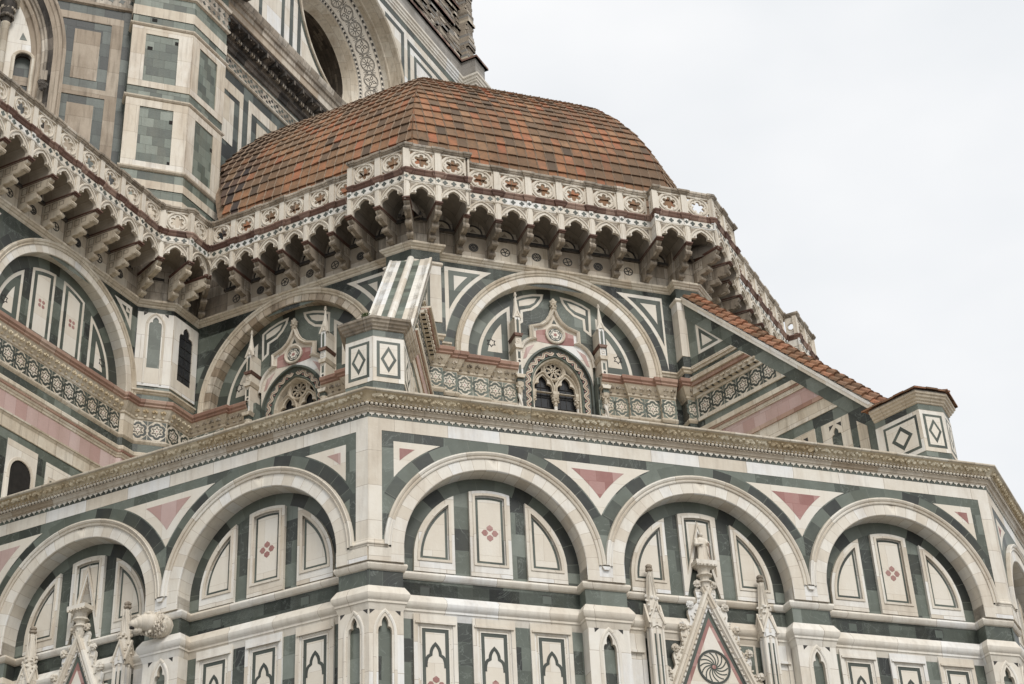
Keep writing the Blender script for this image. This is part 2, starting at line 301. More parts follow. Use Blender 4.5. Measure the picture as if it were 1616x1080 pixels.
def trefoil(cx, z, hw, h):     # right foot to left foot over a pointed cusped head
    r = bez((1, 0), (1.06, .46), (.5, .42), 5)+bez((.46, .46), (.62, .76), (0, 1), 5)
    p = [(cx+x*hw, z+y*h) for x, y in r]; return p+[(2*cx-a, b) for a, b in reversed(p[:-1])]
def ogive(cx, z, hw, h, n=8):  # pointed arch, right foot to left foot
    # circle through (hw,0) with centre (-c,0), apex (0,h)
    c = (h*h-hw*hw)/(2*hw); R = hw+c; a1 = math.degrees(math.acos(c/R)) if R > abs(c) else 60
    p = arc(cx-c, z, R, 0, a1, n); return p+[(2*cx-a, b) for a, b in reversed(p[:-1])]
def foil(cx, cz, d, rl, n, rot=0, seg=5):
    o = []
    for i in range(n*seg):
        t = 2*pi*i/(n*seg); ph = (t+pi/n) % (2*pi/n)-pi/n
        r = d*cos(ph)+sqrt(max(0, rl*rl-d*d*sin(ph)**2)); o.append((cx+r*cos(t+rot), cz+r*sin(t+rot)))
    return o
def star(cx, cz, r1, r2, n, rot=pi/2): return [(cx+(r1 if i % 2 == 0 else r2)*cos(rot+pi*i/n), cz+(r1 if i % 2 == 0 else r2)*sin(rot+pi*i/n)) for i in range(2*n)]
def circ(cx, cz, r, n=20, rot=0): return [(cx+r*cos(rot+2*pi*i/n), cz+r*sin(rot+2*pi*i/n)) for i in range(n)]
COL = S.collection
def root(name, label, cat, loc, group=None):
    o = bpy.data.objects.new(name, None); COL.objects.link(o); o.location = loc; o.empty_display_size = 1
    o['label'] = label; o['category'] = cat
    if group: o['group'] = group
    bpy.context.view_layer.update(); return o
def part(name, mb, parent, label=None, smooth=None, merge=False):
    me = mb.mesh(name, smooth, merge); o = bpy.data.objects.new(name, me); COL.objects.link(o)
    if parent: o.parent = parent; o.matrix_parent_inverse = WI(parent)
    if label: o['label'] = label
    return o
def WI(p): return world(p).inverted()
def world(o):
    m = o.matrix_basis.copy()
    if o.parent: m = world(o.parent) @ o.matrix_parent_inverse @ m
    return m
def place(name, me, parent, mtx, label=None):
    o = bpy.data.objects.new(name, me); COL.objects.link(o); o.matrix_basis = mtx
    if parent: o.parent = parent; o.matrix_parent_inverse = WI(parent)
    if label: o['label'] = label
    return o

# ------------------------------------------------------------ ground
g = MB('pave'); g.face([Vector((-400, -400, -1.6)), Vector((400, -400, -1.6)), Vector((400, 400, -1.6)), Vector((-400, 400, -1.6))], [(-400, -400), (400, -400), (400, 400), (-400, 400)])
go = part('ground', g, None); go['kind'] = 'structure'

# ============================================================ LOWER TIER (ring of chapels)
TIER = root('chapel_tier', 'lower polygonal wall of white and green marble with round blind arches below the cornice', 'church tier', (CAB[0], CAB[1], -1.6))
BAY = [3.6, 9.965, 16.33]; ZS = 18.1; RI = 2.62; WR = -.52; WP = -.1
def steps(F, w_wall=WR, w_pil=WP, first=True):
    """plan path of a facet that steps out round its pilasters"""
    p = [(0, w_pil), (.98, w_pil), (.98, w_wall), (6.17, w_wall), (6.17, w_pil), (7.40, w_pil), (7.40, w_wall), (12.53, w_wall), (12.53, w_pil), (13.76, w_pil), (13.76, w_wall), (18.95, w_wall), (18.95, w_pil), (LEN, w_pil)]
    return [F.xy(u, w) for u, w in p]
def ringpath(w_wall, w_pil):
    a, b, c = steps(FA, w_wall, w_pil), steps(FB, w_wall, w_pil), steps(FC, w_wall, w_pil)
    return a[1:-1]+[inter(FA, w_pil, FB, w_pil)]+b[1:-1]+[inter(FB, w_pil, FC, w_pil)]+c[1:-1]
RP = ringpath(WR, WP)
FRONT = [FA.xy(0), CAB, CBC, FC.xy(LEN)]
# --- string courses
m = MB('white'); m.sweep(RP, [(0, 16.36), (.03, 16.46), (.05, 16.54), (.08, 16.56), (.08, 16.62), (.12, 16.66), (.15, 16.74), (.155, 16.80), (.13, 16.86), (.03, 17.03), (0, 17.04)]); part('string_course', m, TIER, smooth=25)
m = MB('white'); m.sweep(RP, [(0, 17.48), (.05, 17.50), (.09, 17.55), (.11, 17.62), (.09, 17.68), (0, 17.70), (-.06, 17.71)]); part('sill_moulding', m, TIER, smooth=25)
# --- top cornice
m = MB('cornice'); m.sweep(FRONT, [(.02, 22.13), (.045, 22.135), (.05, 22.17), (.08, 22.18), (.10, 22.23), (.12, 22.26), (.15, 22.27), (.15, 22.30)])
m.sweep(FRONT, [(.15, 22.30), (.10, 22.31), (.10, 22.375), (.17, 22.38)], 'dark')
m.sweep(FRONT, [(.17, 22.38), (.19, 22.40), (.19, 22.42), (.21, 22.45), (.25, 22.52), (.31, 22.58), (.40, 22.615)], 'gold')
m.sweep(FRONT, [(.40, 22.615), (.42, 22.62), (.455, 22.64), (.46, 22.68), (.44, 22.70), (.36, 22.72), (-2, 22.9), (-11, 24.2)], 'white_old')
cor = part('cornice', m, TIER, smooth=25)
beads = MB('cornice'); leaves = MB('gold'); zig = MB('green_inlay'); zw = MB('white_fine')
for F, ua, ub in ((FA, 3, LEN), (FB, 0, LEN), (FC, 0, LEN)):
    zig.rect(F, ua, ub, 22.0, 22.13, 0, .012)
    step = .195; n = int((ub-ua)/step)
    for i in range(n):
        u = ua+(i+.5)*(ub-ua)/n
        # little white chevron trefoils hanging in the green band
        zw.prism(F, [(u-.085, 22.128), (u-.05, 22.075), (u-.025, 22.085), (u, 22.02), (u+.025, 22.085), (u+.05, 22.075), (u+.085, 22.128)], .012, .035)
        if i % 4 == 0 or True:
            pass
    step = .125; n = int((ub-ua)/step)
    for i in range(n):
        u = ua+(i+.5)*(ub-ua)/n
        beads.lathe(F, u, 22.335, .175, [(.0, -.052), (.040, -.036), (.052, .0), (.042, .036), (.0, .05)], 'white', n=6)
        if i % 1 == 0: beads.rect(F, u-.03, u+.03, 22.40, 22.43, .17, .225)
    step = .42; n = int((ub-ua)/step)
    for i in range(n):
        u = ua+(i+.5)*(ub-ua)/n
        for k in range(5):       # a carved acanthus clump: five small irregular lobes
            a = (k-2)*.5; r = .06+.025*random.random()
            p = F(u+sin(a)*.125, 22.47+.09*cos(a)+.03*random.random(), .26+.05*cos(a)); leaves.blob(p, r, n=5, jit=.35, sc=(1, .7, 1))
        p = F(u+.21, 22.56, .335); leaves.blob(p, .05, n=5, jit=.3)
for fa_, fb_ in ((FA, FB), (FB, FC)):
    x, y = inter(fa_, .175, fb_, .175); beads.lathe(Fr((x, y), d=fb_.d), 0, 22.335, 0, [(.0, -.052), (.045, -.036), (.058, .0), (.047, .036), (.0, .05)], 'white', n=8)
part('frieze_band', zig, TIER); part('chevron_trim', zw, TIER); part('bead_moulding', beads, cor); part('leaf_carving', leaves, cor)

# --- one facet
def flower(mb, T, u, z, r, w):
    for k in range(4):
        a = k*pi/2+pi/2; c, s_ = cos(a), sin(a)
        q = [(.20, 0), (.42, .36), (.72, .36), (1.0, 0), (.72, -.36), (.42, -.36)]
        pts = [(u+r*(x*c-y*s_), z+r*(x*s_+y*c)) for x, y in q]
        if abs(c) < .5 or True: mb.prism(T, pts[::1], w, w+.006, 'red')
def lunette_panel(F, c, kind, gable=False):
    """white marble panel inside a blind arch: kind 0 centre, -1 left, 1 right"""
    m = MB('white'); zb = 17.71; R = 2.22; w0, w1 = WR, WR+.05
    def arcc(x0, x1, r): # points on the arc from x0 to x1 (decreasing)
        a0, a1 = math.degrees(math.acos(x0/r)), math.degrees(math.acos(x1/r)); return arc(c, ZS, r, a0, a1, 9)
    if kind == 0:
        if gable:
            outer = [(c-.6, zb), (c-.52, zb), (c, 19.75), (c+.52, zb), (c+.6, zb)]+arcc(.6, -.6, R)
            i1 = [(c-.45, 18.40), (c, 19.98), (c+.45, 18.40)]+arcc(.45, -.45, R-.13)
            i2 = [(c-.39, 18.62), (c, 20.04), (c+.39, 18.62)]+arcc(.39, -.39, R-.19)
            i3 = [(c-.32, 18.86), (c, 20.12), (c+.32, 18.86)]+arcc(.32, -.32, R-.26)
        else:
            outer = [(c-.6, zb), (c+.6, zb)]+arcc(.6, -.6, R)
            i1 = [(c-.46, 18.06), (c+.46, 18.06)]+arcc(.46, -.46, R-.13)
            i2 = [(c-.40, 18.12), (c+.40, 18.12)]+arcc(.40, -.40, R-.19)
            i3 = [(c-.33, 18.19), (c+.33, 18.19)]+arcc(.33, -.33, R-.26)
    else:
        xi, xo = 1.05, 2.22
        def side(zlo, a, r):
            z1 = ZS+sqrt(r*r-a*a)
            base = [(c+a, zlo), (c+math.sqrt(max(0, r*r-max(0, zlo-ZS)**2)), zlo)]
            t0 = math.degrees(math.asin(max(0, (zlo-ZS))/r)); t1 = math.degrees(math.acos(a/r))
            pts = base+arc(c, ZS, r, t0, t1, 12)[1:]
            return pts
        outer = side(zb, xi, R); i1 = side(18.06, xi+.13, R-.14); i2 = side(18.12, xi+.19, R-.20); i3 = side(18.19, xi+.26, R-.27)
        if kind < 0:
            fl = lambda P: [(2*c-a, b) for a, b in reversed(P)]
            outer, i1, i2, i3 = fl(outer), fl(i1), fl(i2), fl(i3)
    m.prism(F, outer, w0, w1+.05, holes=[i1]); m.prism(F, i1, w0+.01, w0+.03)
    m.ring(F, inset(i1, -.04), inset(i1, .03), w1+.05, w1+.075)
    gl = MB('green_inlay'); gl.prism(F, i2, w0+.03, w0+.036); wf = 'white_fine'
    gl.prism(F, i3, w0+.036, w0+.042, wf)
    if kind == 0 and not gable: flower(gl, F, c, 19.05, .25, w0+.042)
    o = part('lunette_panel', m, TIER); part('panel_inlay', gl, o)
def archivolt(F, c):
    m = MB('vous'); zb = 17.70; z0 = ZS
    def path(r, lo): return [(c+r, lo)]+arc(c, z0, r, 0, 180, 40)+[(c-r, lo)]
    m.cur = 'vous'
    p = path(RI, zb); m.curve(F, p, [(0, WR), (0, .03), (-.02, .05)]) ; m.curve(F, p, [(-.02, .05), (-.36, .05)])
    p = arc(c, z0, RI+.36, 1, 179, 40); m.curve(F, p, [(0, .05), (-.0, .085), (-.035, .10), (-.05, .075), (-.09, .075), (-.10, .11), (-.15, .135), (-.17, .12), (-.195, .12), (-.20, 0)], 'white')
    # foot blocks below the springing, part of the arch
    part('archivolt', m, TIER, smooth=30)
def spandrels(F):
    tz = 21.32; R = 3.57
    def tri(pts, w=.007, mt='white_fine'): m.prism(F, pts, 0, w, mt)
    for (ca, cb) in ((BAY[0], BAY[1]), (BAY[1], BAY[2])):
        m = MB('white_fine'); mid = (ca+cb)/2; xo = sqrt(R*R-(tz-ZS)**2); 
        a = math.degrees(math.acos((mid-ca)/R)); b = math.degrees(math.acos(xo/R))
        L_ = arc(ca, ZS, R, a, b, 10); Rr = [(2*mid-x, z) for x, z in L_]
        tri(list(reversed(L_))[:-1]+[L_[0]]+Rr[1:] if False else [(x, z) for x, z in reversed(L_)]+Rr[1:])
        R3 = 3.84; z3 = tz-.2; xo = sqrt(R3*R3-(z3-ZS)**2); a = math.degrees(math.acos(min(1, (mid-ca)/R3))); b = math.degrees(math.acos(xo/R3))
        L_ = arc(ca, ZS, R3, a, b, 8); Rr = [(2*mid-x, z) for x, z in L_]; tri([(x, z) for x, z in reversed(L_)]+Rr[1:], .012, 'pink' if F is FA else 'red'); part('spandrel_inlay', m, TIER)
    for c, sgn, e in ((BAY[0], -1, .72), (BAY[2], 1, LEN-.72)):
        m = MB('white_fine')
        for RR, zt, ee, w, mt in ((R, tz, e, .007, 'white_fine'), (3.78, tz-.2, e-sgn*.17, .012, 'red')):
            x = abs(ee-c); a = math.degrees(math.acos(x/RR)); b = math.degrees(math.acos(sqrt(RR*RR-(zt-ZS)**2)/RR))
            pts = arc(0, ZS, RR, a, b, 8)+[(x, zt)]
            pts = [(c+sgn*px, pz) for px, pz in pts]
            if sgn < 0: pts = list(reversed(pts))
            tri(pts, w, 'pink' if F is FA and mt == 'red' else mt)
        part('spandrel_inlay', m, TIER)
def lancet_slab(m, F, u0, u1, c, hw, zs, h, zb, zt, w0, w1, dg, mt='white'):
    hole = [(c-hw, zb+.05), (c+hw, zb+.05)]+trefoil(c, zs, hw, h)
    m.prism(F, [(u0, zb), (u1, zb), (u1, zt), (u0, zt)], w0, w1, mt, holes=[hole])
    m.prism(F, [(c-hw-.05, zb), (c+hw+.05, zb), (c+hw+.05, zs+h+.05), (c-hw-.05, zs+h+.05)], w0, w1-dg, 'green')
    fr = [(c+hw+.10, zb+.1)]+ogive(c, zs, hw+.10, h+.16)+[(c-hw-.10, zb+.1)]
    m.curve(F, fr, [(.05, w1+.001), (.04, w1+.02), (0, w1+.03), (-.03, w1+.02), (-.04, w1+.001)], mt)
    for s_ in (-1, 1):
        x = c+s_*(hw+.17); m.prism(F, [(x-.07 if s_ < 0 else x-.1, zs+h+.17), (x+.1 if s_ < 0 else x+.07, zs+h+.17), (x-.06 if s_ < 0 else x+.06, zs+h+.02)], w1, w1+.004, 'dark')
def facet(F, gable, vis=(0, 1, 2), up=True):
    w = MB('green')
    for i, c in enumerate(BAY):
        A = arc(c, ZS, RI+.3, 0, 180, 36)
        for (a, b), (d, e) in zip(A, A[1:]):
            w.face([F(d, e), F(a, b), F(a, 21.62), F(d, 21.62)], [(d, e), (a, b), (a, 21.62), (d, 21.62)])
        w.quad(F, c-2.8, c+2.8, 17.4, 20.95, WR)
    for i, c in enumerate(BAY):
        w.ring(F, arc(c, ZS, 3.535, 27, 153, 40), arc(c, ZS, 3.1, 27, 153, 40), 0, .004, 'green_ring', closed=False, sides=False)
        w.ring(F, arc(c, ZS, 2.70, 0, 180, 44), arc(c, ZS, 2.24, 0, 180, 44), WR, WR+.004, 'green_ring', closed=False, sides=False)
    for u0, u1 in ((.0, BAY[0]-2.92), (BAY[0]+2.92, BAY[1]-2.92), (BAY[1]+2.92, BAY[2]-2.92), (BAY[2]+2.92, LEN)): w.quad(F, u0, u1, ZS, 21.62)
    w.quad(F, 0, LEN, -1.6, 17.5, WR)
    o = part('wall', w, TIER)
    wh = MB('white'); wh.rect(F, .0, LEN, 21.62, 22.0, -.3, .008)
    for u0, u1 in ((0, .385), (LEN-.385, LEN)): wh.rect(F, u0, u1, 18.3, 21.62, -.3, .008)
    e = [(0, .008), (.6, .008)]
    for u0, u1 in ((0, BAY[0]-RI), (BAY[0]+RI, BAY[1]-RI), (BAY[1]+RI, BAY[2]-RI), (BAY[2]+RI, LEN)): wh.rect(F, u0, u1, 17.7, 18.32 if u0 > .1 and u1 < LEN-.1 else 18.12, WR, .045)
    part('white_facing', wh, o)
    # little stepped brackets where the arch mouldings die
    for c in (BAY[0]+3.18, BAY[1]+3.18):
        b = MB('white'); b.prism(F, [(c-.07, 18.02), (c+.07, 18.02), (c+.12, 18.12), (c-.12, 18.12)], .03, .11); part('arch_bracket', b, o)
    # green courses follow the steps
    gb = MB('green'); gb.sweep(steps(F), [(0, 17.02), (0, 17.5)]); part('green_course', gb, o)
    for i, c in enumerate(BAY):
        archivolt(F, c)
        for k in (-1, 0, 1): lunette_panel(F, c, k, gable and i == 1)
        # lower panels
        if not (gable and i == 1):
            for k in (-1, 0, 1):
                x = c+k*1.64; m = MB('white')
                hole = [(x-.49, 5), (x+.49, 5), (x+.49, 16.24), (x-.49, 16.24)]
                m.prism(F, [(x-.605, 4.6), (x+.605, 4.6), (x+.605, 16.5), (x-.605, 16.5)], WR, WR+.06, holes=[hole])
                m.ring(F, hole, inset(hole, .05), WR, WR+.02, 'white'); m.prism(F, inset(hole, .0), WR, WR+.012)
                h2 = inset(hole, .09); m.ring(F, h2, inset(h2, .03), WR, WR+.035, 'white')
                h3 = inset(hole, .12); h4 = inset(hole, .22)
                m.ring(F, h3, h4, WR+.012, WR+.018, 'green_inlay', sides=False)
                m.prism(F, h4, WR+.012, WR+.016, 'white_fine')
                m.line(F, [(x+.27, 15.05)]+[(a, b_) for a, b_ in bez((x+.27, 15.12), (x+.26, 15.35), (x+.16, 15.38), 4)]+bez((x+.13, 15.40), (x+.13, 15.58), (x, 15.70), 4)+list(reversed(bez((x-.13, 15.40), (x-.13, 15.58), (x, 15.70), 4)))[1:]+list(reversed(bez((x-.27, 15.12), (x-.26, 15.35), (x-.16, 15.38), 4)))+[(x-.27, 15.05)], .085, WR+.016, WR+.023, 'green_inlay')
                flower(m, F, x, 14.58, .25, WR+.016)
                m.rect(F, x-.56, x+.56, 16.24, 16.30, WR+.05, WR+.10)
                part('wall_panel', m, TIER)
    # middle pilasters
    for c in ((BAY[0]+BAY[1])/2, (BAY[1]+BAY[2])/2):
        m = MB('white'); lancet_slab(m, F, c-.61, c+.61, c, .185, 15.72, .5, -1.6, 16.38, WR, WP, .12); part('pilaster', m, TIER)
    spandrels(F)
facet(FA, True); facet(FB, True); facet(FC, False)
for fa, fb in ((FA, FB), (FB, FC)):     # corner pilasters
    m = MB('white'); lancet_slab(m, fa, LEN-.98, LEN-.045, LEN-.50, .185, 15.72, .5, -1.6, 16.38, WR, WP, .12); lancet_slab(m, fb, .045, .98, .48, .185, 15.72, .5, -1.6, 16.38, WR, WP, .12)
    part('corner_pilaster', m, TIER)
    b = MB('white'); p = [fa.xy(LEN-.56, .045), inter(fa, .045, fb, .045), fb.xy(.56, .045)]
    b.sweep(p, [(0, 18.08), (.0, 18.14), (.03, 18.17), (.03, 18.20), (.0, 18.22), (-.02, 18.27), (-.02, 18.31), (-.04, 18.33), (-.10, 18.34)]); part('bracket_moulding', b, TIER)
# small putlog blocks in the green course
for F in (FA, FB, FC):
    for u in (1.7, 5.2, 8.4, 11.4, 14.7, 17.6):
        pm = MB('green_inlay'); z = 17.10+.05*sin(u*3); pm.rect(F, u-.13, u+.13, z, z+.24, WR, WR+.004); pm.rect(F, u-.14, u+.14, z+.24, z+.262, WR, WR+.006, 'dark'); pm.rect(F, u+.13, u+.145, z, z+.24, WR, WR+.006, 'dark'); part('putlog_block', pm, TIER)
# --- gabled frames in the middle bays, with pinnacles, crockets and a bracket for a statue
def pinnacle(F, c, zt, w, parent, sc=1.0, base=6.0):
    m = MB('white'); r = .17*sc
    m.rect(F, c-r, c+r, base, zt-1.85, w-r, w+r); 
    for s_ in (-1, 0, 1): m.lathe(F, c+s_*r, base, w+r, [(.045, 0), (.045, zt-1.9-base)], n=6)
    m.lathe(F, c-r, base, w-r*.2, [(.045, 0), (.045, zt-1.9-base)], n=6); m.lathe(F, c+r, base, w-r*.2, [(.045, 0), (.045, zt-1.9-base)], n=6)
    z1 = zt-1.85
    for T, x in ((F, c), (Fr(F.xy(c+r+.03, w), d=(-F.n[0], -F.n[1])), 0), (Fr(F.xy(c-r-.03, w), d=(F.n[0], F.n[1])), 0)):
        w_ = w+r+.02 if T is F else .0
        m.prism(T, [(x-r-.04, z1-.1), (x, z1-.02), (x+r+.04, z1-.1), (x+r+.04, z1+.05), (x, z1+.55), (x-r-.04, z1+.05)], w_-.06, w_+.02)
        m.line(T, [(x-r-.06, z1+.02), (x, z1+.60), (x+r+.06, z1+.02)], .05, w_, w_+.06)
    m.lathe(F, c, z1+.05, w, [(r*1.35, 0), (r*1.25, .3), (r*.95, .85)], n=8)
    for k in range(26):
        a = random.uniform(-.5, pi+.5); h = random.uniform(.25, .9); rr = r*1.15*(1.2-.35*h)
        m.blob(F(c+rr*cos(a), z1+h, w+rr*sin(a)), .05, n=5, jit=.4)
    m.lathe(F, c, z1+.85, w, [(r*.85, 0), (.055, .78), (.05, .82)], 'white', n=8)
    for k in range(8):
        a = 2*pi*k/8; m.curve(F, [(c+r*.9*cos(a), z1+.86), (c+.06*cos(a), z1+1.6)], [(.014, w+r*.9*sin(a)), (0, w+r*.9*sin(a)+.02), (-.014, w+r*.9*sin(a))])
    m.lathe(F, c, z1+1.64, w, [(.05, 0), (.11, .03), (.115, .08), (.07, .11), (.10, .13), (.105, .18), (.05, .23), (0, .24)], 'grimy', n=8)
    m.prism(F, [(c-r*.55, base), (c-.02, base), (c-.02, z1-.25), (c-r*.55, z1-.25)], w+r, w+r+.004, 'green_inlay'); m.prism(F, [(c+.02, base), (c+r*.55, base), (c+r*.55, z1-.25), (c+.02, z1-.25)], w+r, w+r+.004, 'green_inlay')
    return part('pinnacle', m, parent, smooth=40)
def aedicule(F, c):
    W0 = WR; zt = 18.0; sl = 2.26      # gable slope
    X = lambda z: (zt-z)/sl
    zb = 11.0
    m = MB('white'); wf = W0+.22
    m.prism(F, [(c-X(zb), zb), (c-X(zb)+.30, zb), (c, zt-.30*sl-.0), (c+X(zb)-.30, zb), (c+X(zb), zb), (c, zt)], W0, wf)
    for s_ in (-1, 1):
        L_ = [(c+s_*X(zb), zb), (c, zt)]
        if s_ > 0: m.curve(F, [(c+X(zb), zb), (c, zt)], [(0, wf), (.03, wf+.09), (.10, wf+.10), (.13, wf+.05), (.17, wf+.04), (.19, wf+.07), (.22, wf+.01)])
        else: m.curve(F, [(c, zt), (c-X(zb), zb)], [(0, wf), (.03, wf+.09), (.10, wf+.10), (.13, wf+.05), (.17, wf+.04), (.19, wf+.07), (.22, wf+.01)])
    # dentils along the inner edge
    for s_ in (-1, 1):
        for k in range(34):
            z = zt-.66-k*.16; x = c+s_*(X(z)-.265); m.blob(F(x, z, wf+.02), .03, n=5, jit=.1)
    # tympanum
    t = MB('green_inlay'); 
    tri = lambda d: [(c-X(zb)+d, zb), (c+X(zb)-d, zb), (c, zt-d*sl)]
    t.prism(F, tri(.26), W0, W0+.17); t.prism(F, tri(.42), W0+.17, W0+.175, 'red'); t.prism(F, tri(.53), W0+.175, W0+.18, 'white_fine')
    t.ring(F, circ(c, 15.6, .50, 32), circ(c, 15.6, .44, 32), W0+.18, W0+.21, 'green_inlay')
    for k in range(14):
        a = 2*pi*k/14; pts = []
        for i in range(7): rr = .06+.36*i/6; tt = a+.9*i/6; pts.append((c+rr*cos(tt), 15.6+rr*sin(tt)))
        t.line(F, pts, .035, W0+.18, W0+.186, 'green_inlay')
    t.prism(F, circ(c, 15.6, .06, 10), W0+.18, W0+.195, 'red')
    g_ = part('gable', m, TIER, smooth=35); part('gable_inlay', t, g_)
    # leafy flange and crockets
    f = MB('white'); 
    for s_ in (-1, 1):
        pts = []; bump = []
        for k in range(60):
            z = zt-.15-k*.1; d = .16+.09*sin(k*.1*2*pi/.66+1.2); pts.append((c+s_*(X(z)+d*.9), z+d*.4)); bump.append((c+s_*X(z), z))
        poly = bump+list(reversed(pts))
        if s_ < 0: poly = list(reversed(poly))
        f.prism(F, poly, W0+.06, W0+.17)
        for k in range(70):
            z = zt-.2-random.random()*5.5; d = random.uniform(.02, .15); f.blob(F(c+s_*(X(z)+d), z+d*.4, W0+.18), .035, n=5, jit=.4)
        for k in range(8):
            z = zt-.12-k*.66; x = c+s_*(X(z)+.20); 
            for q in range(8): a = q*pi/4; f.blob(F(x+.075*cos(a), z+.17+.075*sin(a), W0+.20), .055, n=5, jit=.3)
            f.blob(F(x, z+.17, W0+.25), .06, n=5, jit=.2)
    part('crocket_border', f, g_)
    k = MB('white'); k.lathe(F, c, zt-.05, W0+.2, [(.13, 0), (.14, .12), (.20, .14), (.20, .18), (.13, .22), (.15, .30), (.24, .34), (.24, .38), (.17, .42), (.20, .55), (.30, .62)], n=8)
    k.prism(F, [(c-.33, zt+.57), (c+.33, zt+.57), (c+.33, zt+.70), (c-.33, zt+.70)], W0-.05, W0+.48)
    for i in range(6): k.blob(F(c-.28+i*.112, zt+.55, W0+.46), .05, n=5, jit=.2)
    part('statue_bracket', k, g_, smooth=40)
    for s_ in (-1, 1): pinnacle(F, c+s_*1.74, 18.45, W0+.26, g_)
    # flanking inlays
    q = MB('white_fine')
    for s_ in (-1, 1):
        x0 = c+s_*1.42; P = [(x0, 16.40), (x0-s_*.66, 16.40), (c+s_*1.42, 14.6)]
        if s_ < 0: P = P[::-1]
        q.line(F, [(x0, 14.2), (x0, 16.40), (x0-s_*.62, 16.40), (x0, 14.7)], .07, W0, W0+.012)
        xp = c+s_*2.25; q.prism(F, [(xp-.30, 4), (xp+.30, 4), (xp+.30, 16.45), (xp-.30, 16.45)], W0, W0+.05, 'white', holes=[[(xp-.17, 4.2), (xp+.17, 4.2), (xp+.17, 15.9), (xp-.17, 15.9)]])
        q.rect(F, xp-.17, xp+.17, 4.2, 15.9, W0, W0+.012, 'white')
        q.rect(F, xp-.24, xp+.24, 15.9, 15.97, W0+.05, W0+.10, 'white')
    part('panel_strip', q, TIER)
aedicule(FA, BAY[1]); aedicule(FB, BAY[1])
# --- lion head on the pilaster of the left facet
m = MB('white'); c = BAY[1]+3.18; T = FA
def lion(m, T, c):
    def P(u, z, w): return T(u, z, w)
    rnd = random.Random(5); X0, Z0 = c-.02, 17.30
    # block it springs from, mane, skull, muzzle; the head looks out and to the left
    m.prism(T, circ(X0+.06, Z0, .34, 10), WP, .22, back=False)
    path = [(0, .02, .20, .30), (-.07, .03, .32, .29), (-.15, .03, .43, .25), (-.23, .01, .53, .20), (-.31, -.03, .61, .155), (-.37, -.05, .67, .13)]
    for i, (du, dz, dw, r) in enumerate(path): m.blob(P(X0+du, Z0+dz, dw), r, n=14, jit=.02, seed=i)
    m.blob(P(X0-.42, Z0-.04, .71), .075, n=8, jit=.05, seed=31)              # nose
    m.blob(P(X0-.33, Z0-.21, .60), .085, n=8, jit=.04, seed=9); m.blob(P(X0-.26, Z0-.20, .54), .10, n=8, jit=.04, seed=8)   # lower jaw
    for du, dz, dw in ((-.24, .17, .64), (-.34, .15, .50)): m.blob(P(X0+du, Z0+dz, dw), .055, n=7, jit=.08, seed=12)       # brows
    for du, dz, dw in ((-.02, .26, .50), (-.20, .27, .30)): m.blob(P(X0+du, Z0+dz, dw), .065, n=7, jit=.1, seed=14)        # ears
    for k in range(230):
        a = rnd.uniform(0, 2*pi); q = rnd.uniform(-.02, .30); rr = .33-.12*q+rnd.uniform(-.02, .02)
        m.blob(P(X0+.05-q*.55+rr*cos(a), Z0+rr*sin(a), .16+q), rnd.uniform(.03, .05), n=5, jit=.35, sc=(.8, .8, 1.4), seed=k+20)
lion(m, T, c)
d = MB('dark'); d.blob(T(c-.41, 17.15, .70), .085, n=8, jit=.05, sc=(1, 1, .6), seed=1)  # dark blob paints the shade inside the open mouth
lo = part('lion_head', m, TIER, 'white carved lion head with open mouth jutting from a pilaster on the left wall', smooth=50); part('mouth', d, lo)

# ============================================================ UPPER TRIBUNE
WD = -10.4
TRI = root('tribune', 'upper octagonal tribune with a red tiled dome, arched windows and a pierced marble gallery', 'tribune', (OC[0], OC[1], -1.6))
SIDE = root('side_wall', 'long marble wall on the left with red flower panels in its arch and its own pierced gallery', 'church wall', FC.xy(-14, -29.1)+(-1.6,))
GA, GP, GS, GDI = FA.off(WD), FB.off(-16.5), FC.off(-28.12), FB.off(WD)
FG = FC.off(-29.1)          # frame of the long left wall, u as on the right facet
ED = FB.off(WD); EA = FA.off(WD); EC = FC.off(WD)
cDG = uof(FA, inter(FA, WD, FC, -28.12)); 
# wall path (plan) for strings: pier steps
def wallpath(o=0.):
    return [FG.xy(-24, o), inter(FG, o, GP, o), inter(GP, o, GS, o), inter(GS, o, EA, o),
            EA.xy(14.58, o), EA.xy(14.58, o+.5), inter(EA, o+.5, ED, o+.5), ED.xy(5.35, o+.5), ED.xy(5.35, o),
            ED.xy(14.97, o), ED.xy(14.97, o+.5), inter(ED, o+.5, EC, o+.5), EC.xy(5.0, o+.5), EC.xy(5.0, o), EC.xy(14.9, o), EC.xy(14.9, o+.5), inter(EC, o+.5, FX.off(WD), o+.5), FX.off(WD).xy(5, o+.5)]
WPATH = wallpath()
iS = 3   # first point of the tribune part
def halves(path): return path[:iS+1], path[iS:]
STR = [(0, 34.82), (.04, 34.86), (.05, 34.92), (.10, 34.94), (.13, 34.99), (.18, 35.02), (.19, 35.08), (.16, 35.12), (0, 35.14)]
for pr, P_ in zip((SIDE, TRI), halves(WPATH)):
    m = MB('white_old'); m.sweep(P_, STR); part('string_course', m, pr, smooth=25)
    m = MB('green'); m.sweep(P_, [(0, 34.3), (0, 34.84)]); part('green_course', m, pr)
